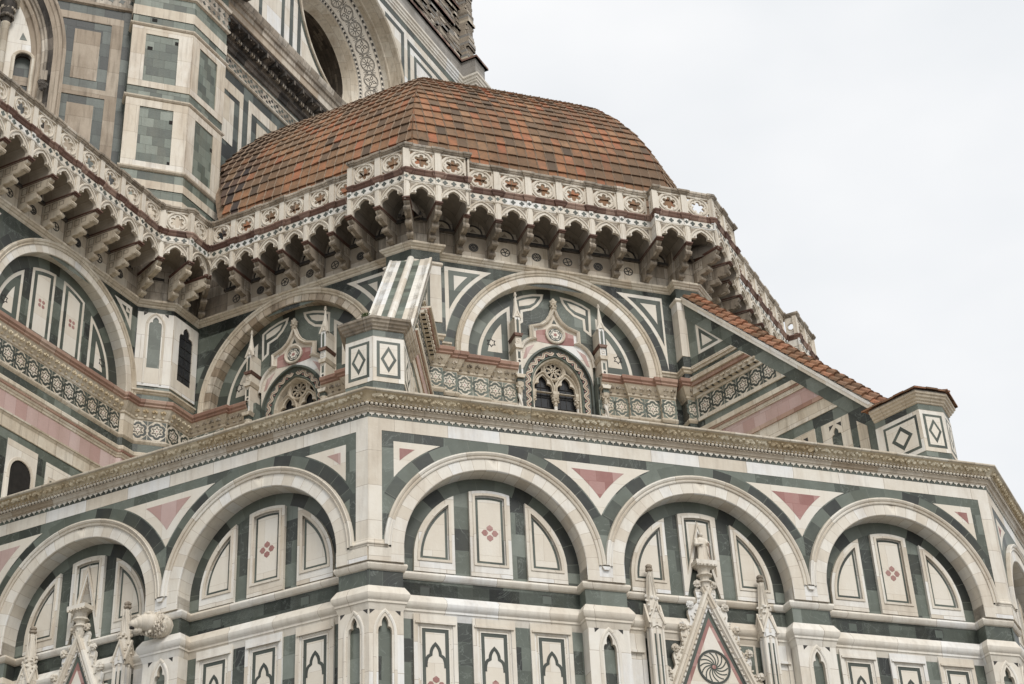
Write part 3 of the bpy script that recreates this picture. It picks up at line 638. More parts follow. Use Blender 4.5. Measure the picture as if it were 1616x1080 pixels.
def drum_wall(F, u0, u1, c, parent, zbot=20.0, win=False):
    gm = 'green'
    w = MB(gm); w.ring(F, arc(c, 30.9, 3.7, 0, 180, 44), arc(c, 30.9, 3.16, 0, 180, 44), -.4, -.396, 'green_ring', closed=False, sides=False)
    for a0_, a1_ in ((8, 48), (132, 172)):
        if (a0_ > 90 and c-4.47 > u0-.3) or (a0_ < 90 and c+4.47 < u1+.4): w.ring(F, arc(c, 30.9, 4.47, a0_, a1_, 16), arc(c, 30.9, 4.0, a0_, a1_, 16), 0, .004, 'green_ring', closed=False, sides=False)
    w = w; A = arc(c, 30.9, 3.75, 0, 180, 40)
    for (a, b), (d, e) in zip(A, A[1:]):
        if min(a, d) < u0 or max(a, d) > u1: continue
        w.face([F(d, e), F(a, b), F(a, 34.84), F(d, 34.84)], [(d, e), (a, b), (a, 34.84), (d, 34.84)])
    if c-3.74 > u0: w.quad(F, u0, c-3.74, 30.2, 34.84)
    if c+3.74 < u1: w.quad(F, c+3.74, u1, 30.2, 34.84)
    a, b = max(u0, c-3.8), min(u1, c+3.8)
    if win:
        hole = [(c-1.40, 30.25)]+ogive(c, 30.25, 1.40, 1.70, 10)[::-1][1:-1]+[(c+1.40, 30.25)]
        w.prism(F, [(a, 34.8), (a, 30.25)]+hole+[(b, 30.25), (b, 34.8)], -.4, -.4, sides=False)
        for p, q in ((u0, c-1.45), (c+1.45, u1)):
            w.quad(F, p, q, zbot, 30.62); w.face([F(p, 30.62), F(q, 30.62), F(q, 30.62, -.5), F(p, 30.62, -.5)], [(p, 0), (q, 0), (q, .5), (p, .5)])
        for x in (c-1.45, c+1.45): w.face([F(x, zbot), F(x, zbot, -.6), F(x, 30.62, -.6), F(x, 30.62)], [(0, zbot), (.6, zbot), (.6, 30.62), (0, 30.62)])
        w.quad(F, c-1.5, c+1.5, zbot, 27.0)
    else:
        w.quad(F, a, b, 30.3, 34.8, -.4)
        w.quad(F, u0, u1, zbot, 30.62); w.face([F(u0, 30.62), F(u1, 30.62), F(u1, 30.62, -.5), F(u0, 30.62, -.5)], [(u0, 0), (u1, 0), (u1, .5), (u0, .5)])
    return part('wall', w, parent)
def big_arch(F, c, parent, a0=0, a1=180, mt='vous'):
    m = MB(mt); z0 = 30.9
    def path(r): return ([(c+r, 30.62)] if a0 == 0 else [])+arc(c, z0, r, a0, a1, 44)+([(c-r, 30.62)] if a1 == 180 else [])
    m.curve(F, path(3.6), [(0, -.4), (0, .04), (-.02, .06)]); m.curve(F, path(3.6), [(-.02, .06), (-.30, .06)])
    m.curve(F, path(3.9), [(0, .06), (0, .09), (-.03, .11), (-.06, .08), (-.10, .09), (-.12, .13), (-.18, .15), (-.2, .12), (-.22, .12), (-.23, 0)], 'white_old')
    return part('archivolt', m, parent, smooth=30)
def star_inlay(mb, T, u, z, r, w):
    mb.line(T, star(u, z, r, r*.62, 6), r*.2, w, w+.005, 'dark', closed=True)
def halfmoon(F, c, s_, parent, x0=1.75, R=3.12, col='white_fine'):
    m = MB(col); z0 = 30.98
    def shp(d):
        x = x0+d; rr = R-d; zl = z0+d
        p = [(c+x, zl)]+arc(c, 30.9, rr, math.degrees(math.asin((zl-30.9)/rr)), math.degrees(math.acos(x/rr)), 14)
        if s_ < 0: p = [(2*c-a, b) for a, b in reversed(p)]
        return p
    m.prism(F, shp(0), -.4, -.388); m.prism(F, shp(.13), -.388, -.382, 'green_inlay'); m.prism(F, shp(.38), -.382, -.376, col)
    star_inlay(m, F, c+s_*(x0+.38+.42), 31.75, .17, -.376)
    part('lunette_panel', m, parent)
def big_spandrels(F, c, u0, u1, parent, sides=(-1, 1)):
    zt = 34.60
    for s_ in sides:
        m = MB('white_fine')
        e = (u0+.32) if s_ < 0 else (u1-.32); x = abs(e-c)
        def shp(d):
            R_ = 4.50+d; z = zt-d; xx = x-d
            if xx >= R_ : xx = R_-.02
            a, b = math.degrees(math.acos(xx/R_)), math.degrees(math.acos(sqrt(R_*R_-(z-30.9)**2)/R_))
            p = [(c+s_*q, v) for q, v in arc(0, 30.9, R_, a, b, 8)+[(xx, z)]]
            return p if s_ > 0 else p[::-1]
        m.prism(F, shp(0), 0, .008); m.prism(F, shp(.15), .008, .013, 'green_inlay'); m.prism(F, shp(.36), .013, .018); part('spandrel_inlay', m, parent)
LEDGE = [(0, 29.86), (.05, 29.90), (.06, 29.98), (.10, 30.02), (.22, 30.26), (.24, 30.30)]
LEDGE2 = [(.24, 30.30), (.30, 30.34), (.30, 30.40), (.36, 30.45), (.38, 30.56), (.34, 30.60)]
LEDGE3 = [(.34, 30.60), (.0, 30.68)]
FRZB = [(0, 29.02), (0, 29.88)]
SILL2 = [(0, 28.86), (.04, 28.90), (.07, 28.96), (.07, 29.0), (.0, 29.05)]
LOW = [(0, 28.02), (.03, 28.04), (.04, 28.10), (.07, 28.13), (.09, 28.19)]
LOWR = [(.09, 28.19), (.12, 28.22), (.13, 28.28)]
LOWT = [(.13, 28.28), (.16, 28.31), (.16, 28.42), (.13, 28.47), (0, 28.50)]
def starfrieze(mb, F, u0, u1, w, gm='green_old', dm='green_old'):
    n = max(1, round((u1-u0)/.62)); st = (u1-u0)/n
    mb.rect(F, u0, u1, 29.05, 29.86, w-.05, w+.004, 'white_old')
    for i in range(n):
        u = u0+(i+.5)*st; z = 29.455; k = st/.62
        f1 = foil(u, z, .19, .13, 6, pi/6, 4); f2 = foil(u, z, .16, .11, 6, pi/6, 4)
        mb.ring(F, foil(u, z, .205, .145, 6, pi/6, 4), foil(u, z, .15, .10, 6, pi/6, 4), w, w+.010, gm)
        mb.line(F, star(u, z, .20, .10, 6), .022, w, w+.009, dm, closed=True)
        mb.prism(F, star(u, z, .10, .05, 6), w, w+.010, 'white_fine'); mb.prism(F, circ(u, z, .032, 8), w, w+.012, 'red')
        for sx, sz in ((-1, -1), (-1, 1), (1, -1), (1, 1)):
            x, y = u+sx*.30*k, z+sz*.335
            q = [(x-sx*.17, y), (x, y-sz*.12), (x-sx*.02, y+sz*.0)]; 
            mb.prism(F, [(x-sx*.20, y+sz*.05), (x, y+sz*.05), (x, y-sz*.16), (x-sx*.07, y-sz*.07)] if sx*sz < 0 else [(x-sx*.20, y+sz*.05), (x-sx*.07, y-sz*.07), (x, y-sz*.16), (x, y+sz*.05)], w, w+.009, gm)
def leafrow(mb, F, u0, u1, w, m='white_old', z=30.05):
    n = max(1, round((u1-u0)/.30)); mb.rect(F, u0, u1, z-.02, z+.05, w, w+.09, m)
    for i in range(n):
        u = u0+(i+.5)*(u1-u0)/n
        for k in range(3): mb.blob(F(u+(k-1)*.06, z+.16-.05*abs(k-1)+random.uniform(-.01, .01), w+.17), .055, m, n=5, jit=.3, sc=(1, 1, 1.2))
        mb.blob(F(u, z+.08, w+.10), .06, m, n=5, jit=.3); 
        mb.rect(F, u-.045, u+.045, z-.08, z+.02, w, w+.10, m)
# --- ledges: plan paths with their own steps
def ledge_set(path, parent, mat1='white_old', red='redledge'):
    m = MB(mat1); m.sweep(path, LEDGE); m.sweep(path, LEDGE2, red); m.sweep(path, LEDGE3, mat1); o = part('corbel_ledge', m, parent, smooth=25)
    m = MB(mat1); m.sweep(path, FRZB); m.sweep(path, SILL2); part('frieze_sill', m, parent, smooth=25); return o
def low_set(path, parent):
    m = MB('white_old'); m.sweep(path, LOW); m.sweep(path, LOWR, 'redledge'); m.sweep(path, LOWT); part('lower_moulding', m, parent, smooth=25)
    m = MB('green'); m.sweep(path, [(0, 28.48), (0, 28.9)]); part('green_course', m, parent)
    m = MB('pink'); m.sweep(path, [(0, 27.34), (0, 28.03)]); part('pink_course', m, parent)
    m = MB('white_old'); m.sweep(path, [(0, 26.72), (.02, 26.74), (.02, 26.78), (0, 26.80), (0, 27.16), (.03, 27.20), (.04, 27.24), (.07, 27.26), (.08, 27.32), (.0, 27.35)]); part('pale_course', m, parent, smooth=25)
# left long wall + corner pier
PL = [FG.xy(-24, 0), inter(FG, 0, GP, 0), inter(GP, 0, GS, 0), inter(GS, 0, EA, 0)]
PLs = [FG.xy(-24, .02), (lambda q: q)(FG.xy(uof(FG, PL[1])-.55, .02)), FG.xy(uof(FG, PL[1])-.45, .16), inter(FG, .16, GP, .02), inter(GP, .02, GS, .02), inter(GS, .02, EA, 0)]
lo_ = ledge_set(PLs, SIDE); low_set(PLs, SIDE)
m = MB('gold'); leafrow(m, FG, -18, uof(FG, PL[1])-.5, .03, 'gold'); leafrow(m, GP, uof(GP, PL[1])+.1, uof(GP, PL[2]), .03, 'gold'); leafrow(m, GS, uof(GS, PL[2]), uof(GS, PL[3]), .03, 'gold'); part('leaf_carving', m, lo_)
m = MB('white_old'); starfrieze(m, FG, -18.2, uof(FG, PL[1])-.5, .025, 'green_inlay', 'dark'); starfrieze(m, GP, uof(GP, PL[1])+.02, uof(GP, PL[2]), .025, 'green_inlay', 'dark'); starfrieze(m, GS, uof(GS, PL[2]), uof(GS, PL[3]), .025, 'green_inlay', 'dark'); part('star_frieze', m, SIDE)
uG1 = uof(FG, PL[1]); drum_wall(FG, -24, uG1, -10.34, SIDE); big_arch(FG, -10.34, SIDE); big_spandrels(FG, -10.34, -14.9, uG1, SIDE, sides=(1,))
c = -10.34; m = MB('white_fine')
m.prism(FG, [(-14.84, 33.2), (-14.0, 34.6), (-15.68, 34.6)], 0, .008); m.prism(FG, [(-14.84, 33.55), (-14.32, 34.42), (-15.36, 34.42)], .008, .014, 'green_inlay'); m.prism(FG, [(-14.84, 33.85), (-14.55, 34.33), (-15.13, 34.33)], .014, .02, 'red'); part('spandrel_inlay', m, SIDE)
for s_ in (-1, 1):
    halfmoon(FG, c, s_, SIDE, 1.83, 3.10)
    m = MB('white_fine')
    def shp(d, x0=.22, x1=1.42, R=3.18):
        a, b = x0+d, x1-d; p = [(c+a, 30.98+d), (c+b, 30.98+d)]+arc(c, 30.9, R-d, math.degrees(math.acos(b/(R-d))), math.degrees(math.acos(a/(R-d))), 8)
        return p if s_ > 0 else [(2*c-x, y) for x, y in reversed(p)]
    m.prism(FG, shp(0), -.4, -.388); m.prism(FG, shp(.12), -.388, -.382, 'green_inlay'); m.prism(FG, shp(.27), -.382, -.376); 
    for k in range(4):
        a = pi/4+k*pi/2; m.prism(FG, circ(c+s_*.82+.13*cos(a), 32.5+.13*sin(a), .075, 8), -.376, -.37, 'red')
    part('lunette_panel', m, SIDE)
w = MB('green'); w.sweep([inter(FG, 0, GP, 0), inter(GP, 0, GS, 0), inter(GS, 0, EA, 0)], [(0, 20), (0, 34.84)]); part('wall', w, SIDE)
# marble slabs with lancets on the corner pier
ua, ub = uof(GP, PL[1]), uof(GP, PL[2]); m = MB('white'); cc = (ua+ub)/2+.02
lancet_slab(m, GP, ua+.03, ub, cc, .24, 34.0, .42, 31.35, 34.6, 0, .03, .02); m.rect(GP, cc-.26, cc+.26, 31.35, 32.15, .0, .035, 'white'); part('lancet_slab', m, SIDE)
ua, ub = uof(GS, PL[2]), uof(GS, PL[3]); m = MB('white'); cc = (ua+ub)/2
hole = [(cc-.42, 31.9), (cc+.42, 31.9)]+trefoil(cc, 33.75, .42, .65)
m.prism(GS, [(ua, 31.35), (ub-.03, 31.35), (ub-.03, 34.6), (ua, 34.6)], 0, .05, holes=[hole]); lo = part('lancet_slab', m, SIDE)
m = MB('glass'); m.quad(GS, cc-.45, cc+.45, 31.85, 34.45, .012); 
for k in range(5): m.rect(GS, cc-.42, cc+.42, 32.2+k*.42, 32.22+k*.42, .012, .03, 'iron')
m.rect(GS, cc-.01, cc+.01, 31.9, 34.3, .012, .03, 'iron'); part('window_glass', m, lo)
m = MB('white_old'); m.sweep(PL[1:], [(0, 30.98), (.05, 31.02), (.07, 31.08), (.12, 31.10), (.12, 31.17), (.0, 31.22)]); part('base_moulding', m, SIDE, smooth=25)
# lower storey of the left wall: niche and panels
m = MB('white'); cn = -11.62
hole = [(cn-.52, 20.2), (cn+.52, 20.2)]+[(cn+.52, 25.35)]+arc(cn, 25.35, .52, 0, 180, 14)
m.prism(FG, [(cn-.74, 20), (cn+.74, 20), (cn+.74, 26.45), (cn-.74, 26.45)], -.1, .02, holes=[hole]); m.curve(FG, [(cn+.56, 22)]+arc(cn, 25.35, .56, 0, 180, 14)+[(cn-.56, 22)], [(.05, .02), (.04, .05), (-.06, .05), (-.07, .02)])
m.prism(FG, [(-10.45, 20), (-9.1, 20), (-9.1, 26.35), (-10.45, 26.35)], -.1, .02, holes=[[(-10.3, 20.2), (-9.25, 20.2), (-9.25, 25.85), (-10.3, 25.85)]]); m.ring(FG, [(-10.3, 20.2), (-9.25, 20.2), (-9.25, 25.85), (-10.3, 25.85)], [(-10.2, 20.2), (-9.35, 20.2), (-9.35, 25.75), (-10.2, 25.75)], 0, .012)
lo = part('niche_slab', m, SIDE); v = MB('reveal'); v.curve(FG, [(cn+.53, 20.2), (cn+.53, 25.35)]+arc(cn, 25.35, .53, 0, 180, 14)+[(cn-.53, 20.2)], [(0, -.9), (0, .015)]); v.quad(FG, cn-.6, cn+.6, 20, 26, .004, 'hollow_shade'); part('niche_hollow', v, lo)  # flat near-black sheet across the opening, painted shade of the niche

# --- tribune facets with gabled windows
CE = 10.10
wD = drum_wall(EA, cDG-.0, 14.62, 9.965, TRI, win=True); wE = drum_wall(ED, 5.3, 15.0, CE, TRI, win=True); wF = drum_wall(EC, 4.95, 14.95, 9.965, TRI)
for F, s0 in ((EA, cDG), (ED, 5.35), (EC, 5.0)):
    cf = CE if F is ED else 9.965
    big_arch(F, cf, TRI, mt='vous_old' if F is EA else 'vous')
    for s_ in (-1, 1): halfmoon(F, cf, s_, TRI)
big_spandrels(EA, 9.965, cDG+.1, 14.58, TRI, (1,)); big_spandrels(ED, CE, 5.35, 14.97, TRI); big_spandrels(EC, 9.965, 5.0, 14.9, TRI)
# upper lunette shields either side of the gables
def shield(F, c, parent):
    for s_ in (-1, 1):
        m = MB('white_fine')
        P = [(.33, 34.25), (.40, 33.98), (.58, 33.70), (.85, 33.45), (1.22, 33.32), (1.23, 32.86), (1.54, 32.62), (1.57, 33.86), (1.25, 34.04), (.80, 34.19)]
        Q = [(c+s_*x, z) for x, z in P]
        if s_ > 0: pass
        else: Q = Q[::-1]
        m.prism(F, Q, -.4, -.39); m.prism(F, inset(Q, .10 if True else 0), -.39, -.384, 'green_inlay')
        P2 = [(.62, 34.02), (.74, 33.80), (.95, 33.66), (1.36, 33.54), (1.36, 33.78), (1.0, 33.93)]; Q2 = [(c+s_*x, z) for x, z in P2]; Q2 = Q2 if s_ > 0 else Q2[::-1]
        m.prism(F, Q2, -.384, -.378); part('shield_inlay', m, parent)
for F in (EA, ED): shield(F, CE if F is ED else 9.965, TRI)
def up_path(F, ua, ub, left=True, right=True, c=9.965):
    p = []
    if left: p += [F.xy(ua, .30), F.xy(ua+.65, .30), F.xy(ua+.65, .16), F.xy(ua+1.95, .16), F.xy(ua+1.95, .03), F.xy(c-1.55, .03)]
    return p
def mirror(F, pts, c=9.965):
    o = []
    for x, y in pts:
        u = (x-F.o[0])*F.d[0]+(y-F.o[1])*F.d[1]; w = (x-F.o[0])*F.n[0]+(y-F.o[1])*F.n[1]; o.append(F.xy(2*c-u, w))
    return o[::-1]
Lp = [(5.36, .30), (5.95, .30), (5.95, .16), (7.2, .16), (7.2, .03), (8.32, .03)]
runs = []
for F in (EA, ED):
    pl = [F.xy(*q) for q in Lp]
    if F is EA: pl = [F.xy(cDG, .16), F.xy(7.2, .16), F.xy(7.2, .03), F.xy(8.32, .03)]
    for P_, side in ((pl, -1), (mirror(F, [F.xy(*q) for q in Lp]), 1)):
        o = ledge_set(P_, TRI); m = MB('white_old'); sf = MB('white_old')
        if side < 0: segs = [(5.36, 5.95, .3), (5.95, 7.2, .16), (7.2, 8.32, .03)] if F is ED else [(cDG, 7.2, .16), (7.2, 8.32, .03)]
        else: segs = [(9.965*2-b, 9.965*2-a, w_) for a, b, w_ in ((5.36, 5.95, .3), (5.95, 7.2, .16), (7.2, 8.32, .03))]
        for a, b, w_ in segs: leafrow(m, F, a, b, w_, 'grimy' ); starfrieze(sf, F, a+.01, b-.01, w_+.004)
        part('leaf_carving', m, o); part('star_frieze', sf, TRI)
# corner piers behind the buttresses
for fa, fb, la, lb in ((EA, ED, 14.58, 5.35), (ED, EC, 14.97, 5.0), (EC, FX.off(WD), 14.9, 5.0)):
    m = MB('green'); P_ = [fa.xy(la, 0), fa.xy(la, .5), inter(fa, .5, fb, .5), fb.xy(lb, .5), fb.xy(lb, 0)]
    m.sweep(P_, [(0, 18), (0, 34.84)]); o = part('corner_pier', m, TRI)
    q = MB('white'); P2 = [fa.xy(la, .0), fa.xy(la, .51), fa.xy(la+.42, .51)]; P3 = [fb.xy(lb-.42, .51), fb.xy(lb, .51), fb.xy(lb, 0)]
    q.sweep(P2, [(0, 31.75), (.02, 31.76), (.02, 34.2), (0, 34.21)]); part('marble_strip', q, o); q = MB('white'); q.sweep(P3, [(0, 31.75), (.02, 31.76), (.02, 34.2), (0, 34.21)]); part('marble_strip', q, o)
    r = MB('white'); r.sweep(P_, [(0, 34.18), (.05, 34.2), (.09, 34.25), (.09, 34.31), (.05, 34.36), (0, 34.38)]); r2 = MB('white_old'); r2.sweep(P_, [(0, 31.0), (.05, 31.04), (.07, 31.12), (.12, 31.15), (.12, 31.22), (0, 31.27)], 'white_old'); part('impost_moulding', r2, o, smooth=30); part('roll_moulding', r, o, smooth=30)
    l2 = ledge_set(P_, o)
    for f_, a, b in ((fa, la, uof(fa, inter(fa, .5, fb, .5))), (fb, uof(fb, inter(fa, .5, fb, .5)), lb)):
        sf = MB('white_old'); starfrieze(sf, f_, a, b, .504); part('star_frieze', sf, o); lf = MB('grimy'); leafrow(lf, f_, a, b, .5, 'grimy'); part('leaf_carving', lf, o)
    low_set(P_, o)
m = MB('white_old')
for F, ua, ub in ((ED, 14.15, 14.97), (ED, 5.35, 5.85), (EA, 14.05, 14.58)): m.sweep([F.xy(ua, 0), F.xy(ub, 0)], [(0, 31.0), (.05, 31.04), (.07, 31.12), (.12, 31.15), (.12, 31.22), (0, 31.27)])
part('impost_moulding', m, TRI, smooth=25)

# gabled window prototype in local coordinates, w = 0 on the recessed lunette
def gabled_window(F, parent):
    T = F; c = 9.965; z0 = 0
    G = MB('white'); wf = .12
    R_ = [(c, 33.52), (c+.10, 33.22), (c+.25, 32.97), (c+.50, 32.76), (c+.90, 32.62), (c+.90, 32.18), (c+.80, 32.12)]
    R2_ = bez((c+.80, 32.12), (c+1.28, 32.02), (c+1.42, 31.5), 6)[1:]+[(c+1.46, 31.15)]
    R_ += R2_; Lh = [(2*c-a, b) for a, b in reversed(R_)]
    # outer hood in two runs
    cl = list(reversed(Lh)) # apex .. left foot
    inner = ogive(c, 30.25, 1.42, 1.72, 12)
    body = [(c+1.42, 30.25)]+[(c+1.46, 31.15)]+list(reversed(R_))[1:]+Lh[::-1][1:] if False else None
    hood_r = list(reversed(R_)); hood = hood_r+cl[1:]        # right foot -> apex -> left foot
    poly = hood+list(reversed(inner))
    G.prism(T, poly, -.4, wf-.04)
    G.curve(T, hood, [(.02, wf-.04), (.02, wf+.06), (-.02, wf+.10), (-.06, wf+.05), (-.08, wf+.01), (-.11, wf+.03), (-.14, wf-.03)])
    g_ = part('gabled_window', G, parent, smooth=35)
    P = MB('red')        # pink fields and rose
    P.prism(T, [(c-.76, 32.05), (c-.3, 32.02), (c+.3, 32.02), (c+.76, 32.05), (c+.76, 32.52), (c+.40, 32.62), (c-.40, 32.62), (c-.76, 32.52)], wf-.04, wf-.03, 'red')
    for s_ in (-1, 1):
        q = [(c+s_*x, z) for x, z in ((.85, 31.9), (1.2, 31.7), (1.34, 31.2), (1.22, 31.25), (1.05, 31.6))]; q = q if s_ < 0 else q[::-1]; P.prism(T, q, wf-.04, wf-.03, 'pink')
    P.prism(T, circ(c, 32.42, .40, 24), wf-.04, wf-.01, 'white'); P.curve(T, circ(c, 32.42, .40, 24), [(.0, wf-.03), (.0, wf+.05), (.04, wf+.07), (.08, wf+.04), (.10, wf-.01)], 'white', closed=True)
    P.prism(T, circ(c, 32.42, .27, 20), wf-.01, wf, 'green_inlay'); P.prism(T, foil(c, 32.42, .15, .09, 6, 0, 4), wf, wf+.006, 'white_fine'); P.line(T, foil(c, 32.42, .12, .07, 6, 0, 4), .03, wf+.006, wf+.01, 'green_inlay', closed=True); P.prism(T, star(c, 32.42, .09, .05, 6), wf+.006, wf+.012, 'red')
    P.prism(T, [(c-.09, 32.93), (c+.09, 32.93), (c, 33.12)], wf-.04, wf-.03, 'green_inlay')
    part('rose_panel', P, g_)
    fi = MB('white_old'); fi.lathe(T, c, 33.50, wf, [(.05, 0), (.12, .06), (.13, .10), (.07, .14), (.08, .22), (.12, .28), (.13, .36), (.09, .42), (.05, .52), (0, .56)], n=8)
    for k in range(10): a = 2*pi*k/10; fi.blob(T(c+.11*cos(a), 33.62+(k % 2)*.16+.1, wf+.11*sin(a)), .045, n=5, jit=.3)
    part('finial', fi, g_)
    # green arch, inlaid scroll band, inner mouldings
    B = MB('green_inlay')
    def og(d, hw=1.42, h=1.72):   # concentric pointed arch, d inward, with legs
        p = ogive(c, 30.25, hw, h, 12); p = [(c+hw, 26.4)]+p+[(c-hw, 26.4)]
        return offs(p, d)
    base = og(0)
    B.curve(T, base, [(0, wf-.02), (.02, wf+.02), (.09, wf+.02), (.11, wf-.10)])
    B.curve(T, base, [(.11, wf-.10), (.38, wf-.18)], 'green_inlay'); B.curve(T, base, [(.38, wf-.18), (.39, wf-.14), (.42, wf-.13), (.46, wf-.18)], 'green_old')
    B.curve(T, base, [(.46, wf-.18), (.47, wf-.22), (.50, wf-.22), (.52, wf-.30), (.54, wf-.5)], 'white_old')
    # scroll: a wavy ribbon along the band
    cen = offs(base, .245); L = [0]
    for a, b in zip(cen, cen[1:]): L.append(L[-1]+hypot(b[0]-a[0], b[1]-a[1]))
    def at(s, r):
        s = max(0, min(L[-1]-1e-6, s)); i = max(k for k in range(len(L)) if L[k] <= s); i = min(i, len(L)-2); t = (s-L[i])/(L[i+1]-L[i]); a, b = cen[i], cen[i+1]
        l = L[i+1]-L[i]; nx, nz = -(b[1]-a[1])/l, (b[0]-a[0])/l
        return (a[0]+(b[0]-a[0])*t+nx*r, a[1]+(b[1]-a[1])*t+nz*r)
    half = L[-1]/2; sc = MB('white_fine')
    def Tb(u, z, w): return T(u, z, w)
    for sgn in (-1, 1):
        for mt, wd, hh in (('white_old', .12, .012), ('redledge', .03, .017)):
            pts = [at(half+sgn*(.10+.03*i), .075*sin(2*pi*(.03*i)/.42)) for i in range(int((half-.15)/.03))]
            A_ = offs(pts, wd/2); Bq = offs(pts, -wd/2)
            for i in range(len(pts)-1): sc.face([T(*A_[i], wf-.125+hh), T(*A_[i+1], wf-.125+hh), T(*Bq[i+1], wf-.125+hh), T(*Bq[i], wf-.125+hh)], [(0, 0), (.1, 0), (.1, .1), (0, .1)], mt)
        k = 0
        while .2+.21*k < half-.2:
            x, y = at(half+sgn*(.205+.21*k), .065*(-1 if k % 2 == 0 else 1)); sc.prism(T, circ(x, y, .032, 8), wf-.16, wf-.12, 'red'); k += 1
    bo = part('arch_band', B, g_, smooth=30); part('scroll_inlay', sc, bo) if False else part('scroll_inlay', sc, g_)
    # tracery
    t = MB('white_old'); wt = wf-.40; zr = 31.06
    outer = [(c+.94, 30.10)]+ogive(c, 30.35, .94, 1.26, 12)+[(c-.94, 30.10)]
    holes = []
    for s_ in (-1, 1): x = c+s_*.46; holes.append([(x+.35, 30.12)]+trefoil(x, 30.22, .35, .60)+[(x-.35, 30.12)])
    holes.append(circ(c, zr, .34, 28))
    for s_ in (-1, 1):
        q = [(c+s_*.50, 30.92), (c+s_*.76, 30.66), (c+s_*.70, 30.92), (c+s_*.50, 31.22)]; holes.append(q if s_ > 0 else q[::-1])
    holes.append([(c-.07, 30.60), (c, 30.42), (c+.07, 30.60)])
    t.prism(T, outer, wt-.12, wt, holes=holes)
    t.curve(T, circ(c, zr, .44, 28), [(0, wt), (0, wt+.05), (.04, wt+.07), (.08, wt+.02), (.10, wt)], closed=True)
    for s_ in (-1, 1):
        x = c+s_*.46; l_ = [(x+.45, 30.1)]+ogive(x, 30.22, .45, .76, 9)+[(x-.45, 30.1)]; t.curve(T, l_, [(0, wt), (0, wt+.05), (.04, wt+.07), (.08, wt)])
    for k in range(8):
        a = 2*pi*k/8; t.ring(T, circ(c+.215*cos(a), zr+.215*sin(a), .125, 12), circ(c+.215*cos(a), zr+.215*sin(a), .095, 12), wt-.08, wt-.03)
    t.ring(T, circ(c, zr, .12, 14), circ(c, zr, .09, 14), wt-.08, wt-.02)
    t.line(T, [(c-.09, zr), (c+.09, zr)], .03, wt-.08, wt-.02); t.line(T, [(c, zr-.09), (c, zr+.09)], .03, wt-.08, wt-.02)
    for x in (-.90, 0, .90):
        t.rect(T, c+x-.12, c+x+.12, 30.0, 30.12, wt-.2, wt+.12)
        t.lathe(T, c+x, 29.56, wt-.02, [(.075, 0), (.10, .03), (.08, .06), (.09, .14), (.14, .34), (.16, .40), (.16, .44)], n=8, m='white_old')
        t.lathe(T, c+x, 26.4, wt-.02, [(.075, 0), (.07, 3.16)], n=8, m='white')
        for k in range(12): a = 2*pi*k/6+.5*(k > 5); t.blob(T(c+x+.12*cos(a), 29.74+.12*(k > 5), wt-.02+.12*sin(a)), .042, n=5, jit=.3)
    part('tracery', t, g_, smooth=40)
    gl = MB('glass'); gl.quad(T, c-1.0, c+1.0, 26, 31.9, wf-.58)
    for k in range(9): gl.rect(T, c-.93, c+.93, 27+k*.42, 27.02+k*.42, wf-.58, wf-.55, 'iron')
    for x in (-.5, -.25, .25, .5): gl.rect(T, c+x-.012, c+x+.012, 26, 31, wf-.58, wf-.56, 'iron')
    part('window_glass', gl, g_)
    # pinnacles on colonnettes
    for s_ in (-1, 1):
        x = c+s_*1.69; m = MB('white'); w_ = .52; r = .115
        for T2, x2, wd in ((T, x, w_), ):
            m.rect(T2, x-r, x+r, 30.15, 31.30, 0, w_+r); m.rect(T2, x-r, x+r, 31.42, 31.80, 0, w_+r); m.rect(T2, x-r*.95, x+r*.95, 31.9, 32.70, 0, w_+r*.95)
            for za, zb in ((30.22, 30.62), (30.85, 31.2)): m.prism(T2, [(x-.05, za), (x+.05, za), (x+.05, zb), (x, zb-.08), (x-.05, zb)], w_+r, w_+r+.004, 'green_inlay')
            m.prism(T2, foil(x, 30.74, .03, .025, 4), w_+r, w_+r+.004, 'dark'); m.ring(T2, circ(x, 31.62, .07, 10), circ(x, 31.62, .045, 10), w_+r, w_+r+.015)
            m.prism(T2, [(x-.045, 31.95), (x+.045, 31.95), (x+.045, 32.5), (x, 32.6), (x-.045, 32.5)], w_+r, w_+r+.004, 'green_inlay')
            m.line(T2, [(x-r-.05, 32.58), (x, 32.98), (x+r+.05, 32.58)], .06, w_+r-.02, w_+r+.03)
        def cap(za, zb, e, mt): 
            m.prism(T, [(x-r-e*.3, za), (x+r+e*.3, za), (x+r+e, zb), (x-r-e, zb)], 0, w_+r+e, mt); m.face([T(x-r-e, zb, w_+r+e), T(x+r+e, zb, w_+r+e), T(x+r+e, zb, 0), T(x-r-e, zb, 0)], [(0, 0), (.3, 0), (.3, .3), (0, .3)], mt); m.face([T(x-r, za, w_+r), T(x+r, za, w_+r), T(x+r, za, 0), T(x-r, za, 0)], [(0, 0), (.3, 0), (.3, .3), (0, .3)], mt)
        cap(31.80, 31.92, .07, 'redmould'); cap(31.28, 31.43, .07, 'white_old'); cap(30.02, 30.16, .08, 'white_old')
        m.lathe(T, x, 32.66, w_, [(r*1.35, 0), (.03, .92), (.03, .96), (.06, .99), (.065, 1.04), (.03, 1.07), (.05, 1.12), (0, 1.17)], n=8)
        m.rect(T, x-.12, x+.12, 29.86, 30.03, 0, w_+.12, 'green_inlay')
        m.lathe(T, x, 29.42, w_, [(.075, 0), (.085, .05), (.10, .2), (.15, .38), (.16, .44)], n=8, m='white_old')
        for k in range(10): a = 2*pi*k/10; m.blob(T(x+.12*cos(a), 29.66+.08*(k % 2), w_+.12*sin(a)), .045, 'white_old', n=5, jit=.3)
        # twisted shaft
        nst = 26
